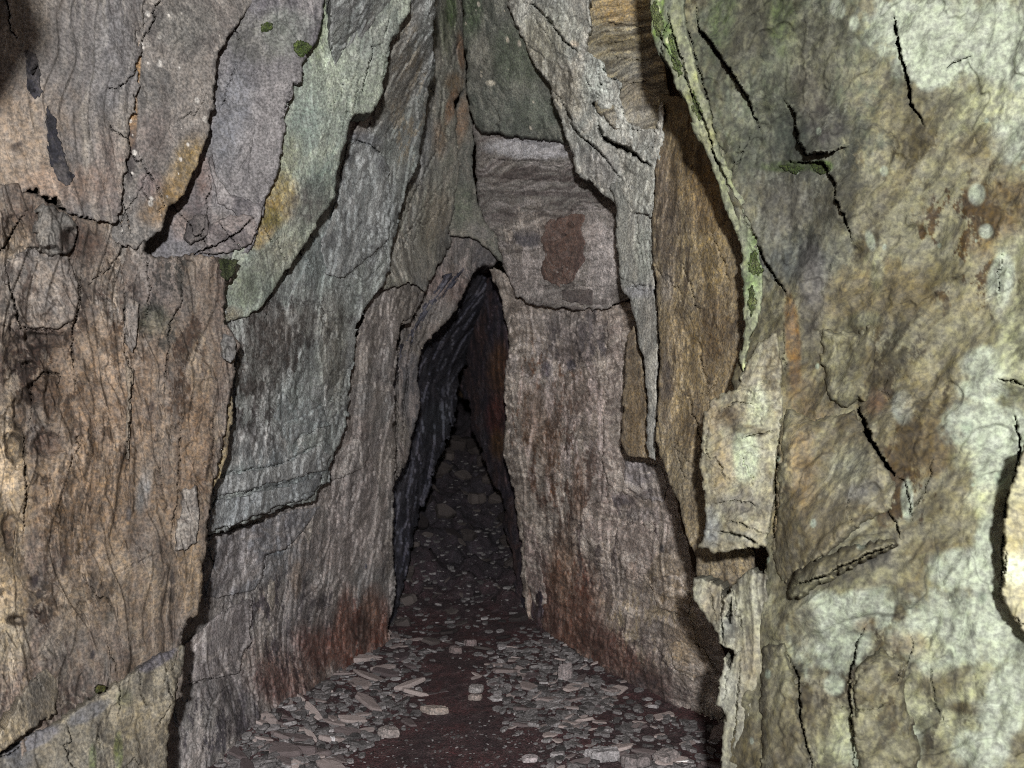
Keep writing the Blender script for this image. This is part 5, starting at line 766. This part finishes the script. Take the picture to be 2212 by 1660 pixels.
bed = link_mesh("bedrock", wv, [top[::-1]], ROCK, bc, quads=wq, base=np.zeros(3)); tag(bed, kind="structure")

# ================================================================== LOOSE STONES
def chip_mesh(i, L=1.0, W=0.5, H=0.22, n=20, m=5, angular=0.5):
    """a flat broken shale chip: cornered outline, level faces, a chipped rim"""
    rs = np.random.RandomState(i)
    k = rs.randint(5, 8); ca = np.sort((np.arange(k)+rs.uniform(-.33, .33, k))*2*math.pi/k)
    rad = rs.uniform(.82, 1.18, k)
    th = np.linspace(0, 2*math.pi, n, endpoint=False)
    r = np.full(n, 9.0)
    for a_, d_ in zip(ca, rad*.80):                       # cut by straight edges
        c_ = np.cos(th-a_); r = np.where(c_ > .05, np.minimum(r, d_/np.maximum(c_, .05)), r)
    r = np.minimum(r, 1.35)*(1-.25*(1-angular))+.25*(1-angular)*.9
    r *= 1+.05*rs.uniform(-1, 1, n)
    lay = [(-1, .80), (-.75, .97), (0, 1.0), (.75, .96), (1, .84)]
    tl = rs.uniform(-.25, .25, 2)
    V = [(0, 0, -H/2)]
    for z_, s_ in lay:
        for q_ in range(n):
            x_, y_ = L/2*r[q_]*s_*math.cos(th[q_]), W/2*r[q_]*s_*math.sin(th[q_])
            V.append((x_, y_, H/2*z_*(1+tl[0]*2*x_/L+tl[1]*2*y_/W)+.05*H*rs.uniform(-1, 1)))
    V.append((0, 0, H/2)); m = len(lay)
    Fc = []
    for q_ in range(n):
        Fc.append([0, 1+(q_+1) % n, 1+q_])
        for j in range(m-1):
            a_ = 1+j*n
            Fc.append([a_+q_, a_+(q_+1) % n, a_+n+(q_+1) % n, a_+n+q_])
        Fc.append([len(V)-1, 1+(m-1)*n+q_, 1+(m-1)*n+(q_+1) % n])
    return np.array(V), Fc

def mesh_only(name, V, Fc, mat):
    me = bpy.data.meshes.new(name); me.from_pydata([tuple(v) for v in V], [], Fc); me.update()
    me.polygons.foreach_set("use_smooth", np.full(len(me.polygons), False)); me.materials.append(mat)
    return me

CHIPS = [mesh_only("stone", *chip_mesh(50+i, 1, random.uniform(.34, .62), random.uniform(.08, .15), angular=random.uniform(.5, 1)), CHIP) for i in range(12)]
DIMMED = [mesh_only("stone", *chip_mesh(90+i, 1, random.uniform(.34, .62), random.uniform(.08, .15), angular=random.uniform(.5, 1)), CHIP_DIMMED) for i in range(6)]

def on_floor(px, py):
    """where the sight line through a photo point meets the floor"""
    ds = np.arange(1.6, 7.2, 0.005)
    P = world(np.full(ds.shape, float(px)), np.full(ds.shape, float(py)), ds)
    hit = np.nonzero(P[:, 2] <= gz(P[:, 0], P[:, 1]))[0]
    return P[hit[0]] if len(hit) else None

def slope(x, y):
    e = 0.05
    a = float(gz(np.array([x+e]), np.array([y]))[0]-gz(np.array([x-e]), np.array([y]))[0])/(2*e)
    b = float(gz(np.array([x]), np.array([y+e]))[0]-gz(np.array([x]), np.array([y-e]))[0])/(2*e)
    return a, b

def put_stone(p, size, rz, label, group=None, me=None, scale=None, up=0.1, tilt=0.12):
    o = bpy.data.objects.new("stone", me or random.choice(CHIPS)); COL.objects.link(o)
    a, b = slope(p[0], p[1])
    o.location = (p[0], p[1], p[2]+size*up)
    q = Vector((-a, -b, 1)).normalized().to_track_quat('Z', 'Y')
    from mathutils import Euler
    e = Euler((random.uniform(-tilt, tilt), random.uniform(-tilt, tilt), rz))
    o.rotation_euler = (Vector((0, 0, 1)).rotation_difference(Vector((-a, -b, 1)).normalized()) @ e.to_quaternion()).to_euler()
    o.scale = scale or (size, size*random.uniform(.75, 1.1), size*random.uniform(.8, 1.2))
    tag(o, label, "stone", group); return o

from mathutils.geometry import intersect_point_tri_2d
def scatter(poly, n, label, group, smin, smax, ang, meshes=None):
    P = np.asarray(poly, float); lo, hi = P.min(0)-46, P.max(0)+46; made = 0; tries = 0
    while made < n and tries < n*30:
        tries += 1
        x, y = random.uniform(lo[0], hi[0]), random.uniform(lo[1], hi[1])
        o_ = poly_sd(np.array([x]), np.array([y]), poly)[0]
        if o_ > 46*random.random()**2.2: continue
        p = on_floor(x, y)
        if p is None: continue
        s = smin*(smax/smin)**(random.random()**1.6)
        put_stone(p, s, math.radians(random.gauss(ang, 26)), label, group, me=random.choice(meshes or CHIPS), up=random.uniform(-.06, .14), tilt=.26)
        made += 1

LP = [(500, 1640), (540, 1580), (620, 1500), (690, 1440), (770, 1400), (850, 1370), (905, 1420), (900, 1490), (860, 1545), (800, 1580), (720, 1640), (600, 1665), (480, 1665)]
RP = [(1060, 1450), (1110, 1400), (1180, 1380), (1250, 1420), (1320, 1490), (1300, 1530), (1230, 1570), (1120, 1560), (1080, 1500)]
RS = [(1230, 1580), (1330, 1520), (1440, 1545), (1555, 1580), (1550, 1665), (1180, 1665)]
HS = [(900, 1120), (970, 990), (1040, 990), (1100, 1120), (1128, 1260), (1130, 1370), (1080, 1420), (900, 1420), (850, 1360)]
scatter(LP, 130, "flat grey shale chip lying in the rubble heap against the lower left wall", "shale chips heaped along the left wall", .045, .15, -18)
scatter(RP, 75, "flat grey shale chip lying in the rubble heap right of the hollow's mouth", "shale chips heaped right of the hollow", .04, .13, 20)
scatter(RS, 40, "shale chip lying on dark soil at the foot of the right inner wall", "shale chips along the right wall's foot", .04, .13, 12)
scatter(HS, 60, "dim shale chip lying on the rubble slope inside the dark hollow", "shale chips on the slope in the hollow", .035, .12, 5, DIMMED)
BL = [mesh_only("stone", *chip_mesh(140+i, 1, random.uniform(.5, .8), random.uniform(.3, .5), angular=1), CHIP_DIMMED) for i in range(5)]
for x, y, sz in [(880, 1300, .16), (872, 1240, .2), (890, 1180, .15), (900, 1130, .22), (915, 1090, .2), (930, 1060, .24), (948, 1020, .26), (962, 985, .26), (985, 965, .3), (1010, 960, .3), (1035, 970, .3), (1052, 1000, .26), (1066, 1035, .24), (1082, 1080, .24), (1092, 1120, .2), (1100, 1170, .2), (1108, 1220, .18), (1116, 1280, .16), (1120, 1340, .14), (868, 1350, .14), (1000, 1030, .2), (1030, 1080, .2), (960, 1110, .2), (1010, 1160, .16)]:
    p_ = on_floor(x, y)
    if p_ is not None: put_stone(p_, sz*.6, random.uniform(-.5, .5), "dark angular block of rubble wedged on the slope inside the hollow", "dark rubble blocks in the hollow", me=random.choice(BL), up=.06, tilt=.35)
def special(i, px, py, L, W, H, rz, label, col, ang=.4):
    col = tuple(.6*v+.4*sum(col)/3 for v in col)
    V, Fc = chip_mesh(i, L, W, H, n=28, angular=ang)
    me = mesh_only("stone", V, Fc, None); me.materials.clear(); me.materials.append(ROCK)
    a = me.color_attributes.new("rock_colour", 'FLOAT_COLOR', 'POINT')
    c4 = np.ones((len(V), 4), np.float32)
    t = sstep(-.3, .3, fbm(V[:, 0]*60, V[:, 1]*60, i, 4))[:, None]
    c4[:, :3] = lin(col)*(1.15-.3*t)*.78; a.data.foreach_set("color", c4.ravel())
    p = on_floor(px, py)
    return put_stone(p, 1.0, math.radians(rz), label, me=me, scale=(1, 1, 1), up=H*0.4, tilt=.03)
special(1, 942, 1541, .088, .035, .022, 0, "long pale sausage-shaped stone lying alone in the middle of the floor", (146, 128, 118))
special(2, 1028, 1495, .062, .04, .022, 6, "grey oval stone on top of a pale sliver, right of the long pale stone", (140, 132, 130))
special(3, 1026, 1512, .056, .03, .018, 8, "pale sliver under the grey oval stone, right of the long pale stone", (144, 126, 118))
special(4, 838, 1592, .072, .04, .028, 8, "pale blocky stone at the floor edge of the left rubble heap", (138, 124, 120), .7)
special(5, 1016, 1395, .055, .03, .024, 0, "small brick-shaped pinkish stone at the mouth of the hollow", (120, 100, 100), .8)
special(6, 1222, 1470, .055, .028, .06, 12, "upright square pinkish stone standing in the right rubble heap", (132, 118, 118), .9)
special(7, 985, 1410, .06, .035, .024, -20, "reddish tilted stone left of the small brick-shaped stone", (112, 94, 92))
special(8, 717, 1605, .02, .018, .02, 0, "tiny round white pebble in the left rubble heap", (176, 170, 172))
special(9, 1145, 1645, .06, .03, .015, 5, "pale flat sliver alone on the dark soil at the bottom centre", (160, 146, 148))
special(10, 1300, 1640, .11, .06, .03, 15, "large pale flat stone on the dark soil near the bottom right", (146, 140, 142), .3)
special(11, 1375, 1655, .085, .06, .03, 10, "blocky grey stone at the bottom edge below the right wall", (120, 108, 108), .8)
special(12, 1440, 1648, .08, .06, .03, 25, "triangular grey stone beside the blocky stone at the bottom edge", (128, 116, 114), .6)

# crumbs between the stones: nobody could count them
def gravel(n):
    V, Fc, off = [], [], 0
    base = [chip_mesh(300+i, 1, .62, .2, n=9) for i in range(6)]
    k = 0
    while k < n:
        poly = random.choices([LP, RP, RS, HS, [(820, 1560), (1240, 1560), (1240, 1665), (760, 1665)]], [7, 5, 2, 2, 1.6])[0]
        P = np.asarray(poly, float); lo, hi = P.min(0)-40, P.max(0)+40
        x, y = random.uniform(lo[0], hi[0]), random.uniform(lo[1], hi[1])
        if poly_sd(np.array([x]), np.array([y]), poly)[0] > 40*random.random()**2: continue
        p = on_floor(x, y)
        if p is None: continue
        bv, bf = base[k % 6]; s = .007*7.5**random.random() if len(poly) > 4 else .005*3**random.random(); r = random.uniform(0, 6.28)
        R = np.array([[math.cos(r), -math.sin(r), 0], [math.sin(r), math.cos(r), 0], [0, 0, 1]])
        tl = random.uniform(-.4, .4); T = np.array([[1, 0, 0], [0, math.cos(tl), -math.sin(tl)], [0, math.sin(tl), math.cos(tl)]])
        V.append((bv*s)@(R@T).T+p+np.array([0, 0, s*.08])); Fc += [[i+off for i in f] for f in bf]; off += len(bv); k += 1
    V = np.concatenate(V)
    c = np.repeat(np.array([lin((random.gauss(94, 18),)*3)*np.array([1.04, .97, .98]) for _ in range(n)]), len(base[0][0]), 0)
    o = link_mesh("gravel", V, Fc, ROCK, c*.9, smooth=False); tag(o, kind="stuff")
gravel(4200)

# ================================================================== LIGHT, AIR, CAMERA
w = bpy.data.worlds.new("World"); scene.world = w; w.use_nodes = True
bg = w.node_tree.nodes["Background"]
sky = w.node_tree.nodes.new("ShaderNodeTexSky"); sky.sky_type = 'NISHITA'; sky.sun_disc = False
sky.sun_elevation = math.radians(35); sky.sun_rotation = math.radians(200)
w.node_tree.links.new(sky.outputs[0], bg.inputs[0]); bg.inputs[1].default_value = 0.15

ld = bpy.data.lights.new("flash", 'POINT'); ld.energy = 600; ld.shadow_soft_size = 0.045; ld.color = (1.0, 0.985, 0.96)
lo = bpy.data.objects.new("flash", ld); COL.objects.link(lo); lo.location = (0.02, -0.75, CAMZ+0.40)

cd = bpy.data.cameras.new("camera"); cam = bpy.data.objects.new("camera", cd); COL.objects.link(cam)
cam.location = (0, 0, CAMZ); cam.rotation_euler = (math.radians(90), 0, 0)
cd.sensor_width = 36; cd.lens = 36*F/2212; cd.clip_start = 0.02; cd.clip_end = 200
cd.dof.use_dof = True; cd.dof.focus_distance = 2.1; cd.dof.aperture_fstop = 5.6
scene.camera = cam
scene.view_settings.view_transform = 'Standard'; scene.view_settings.look = 'None'
scene.view_settings.exposure = 0; scene.view_settings.gamma = 1
scene.cycles.use_denoising = False
scene.cycles.filter_width = 1.0
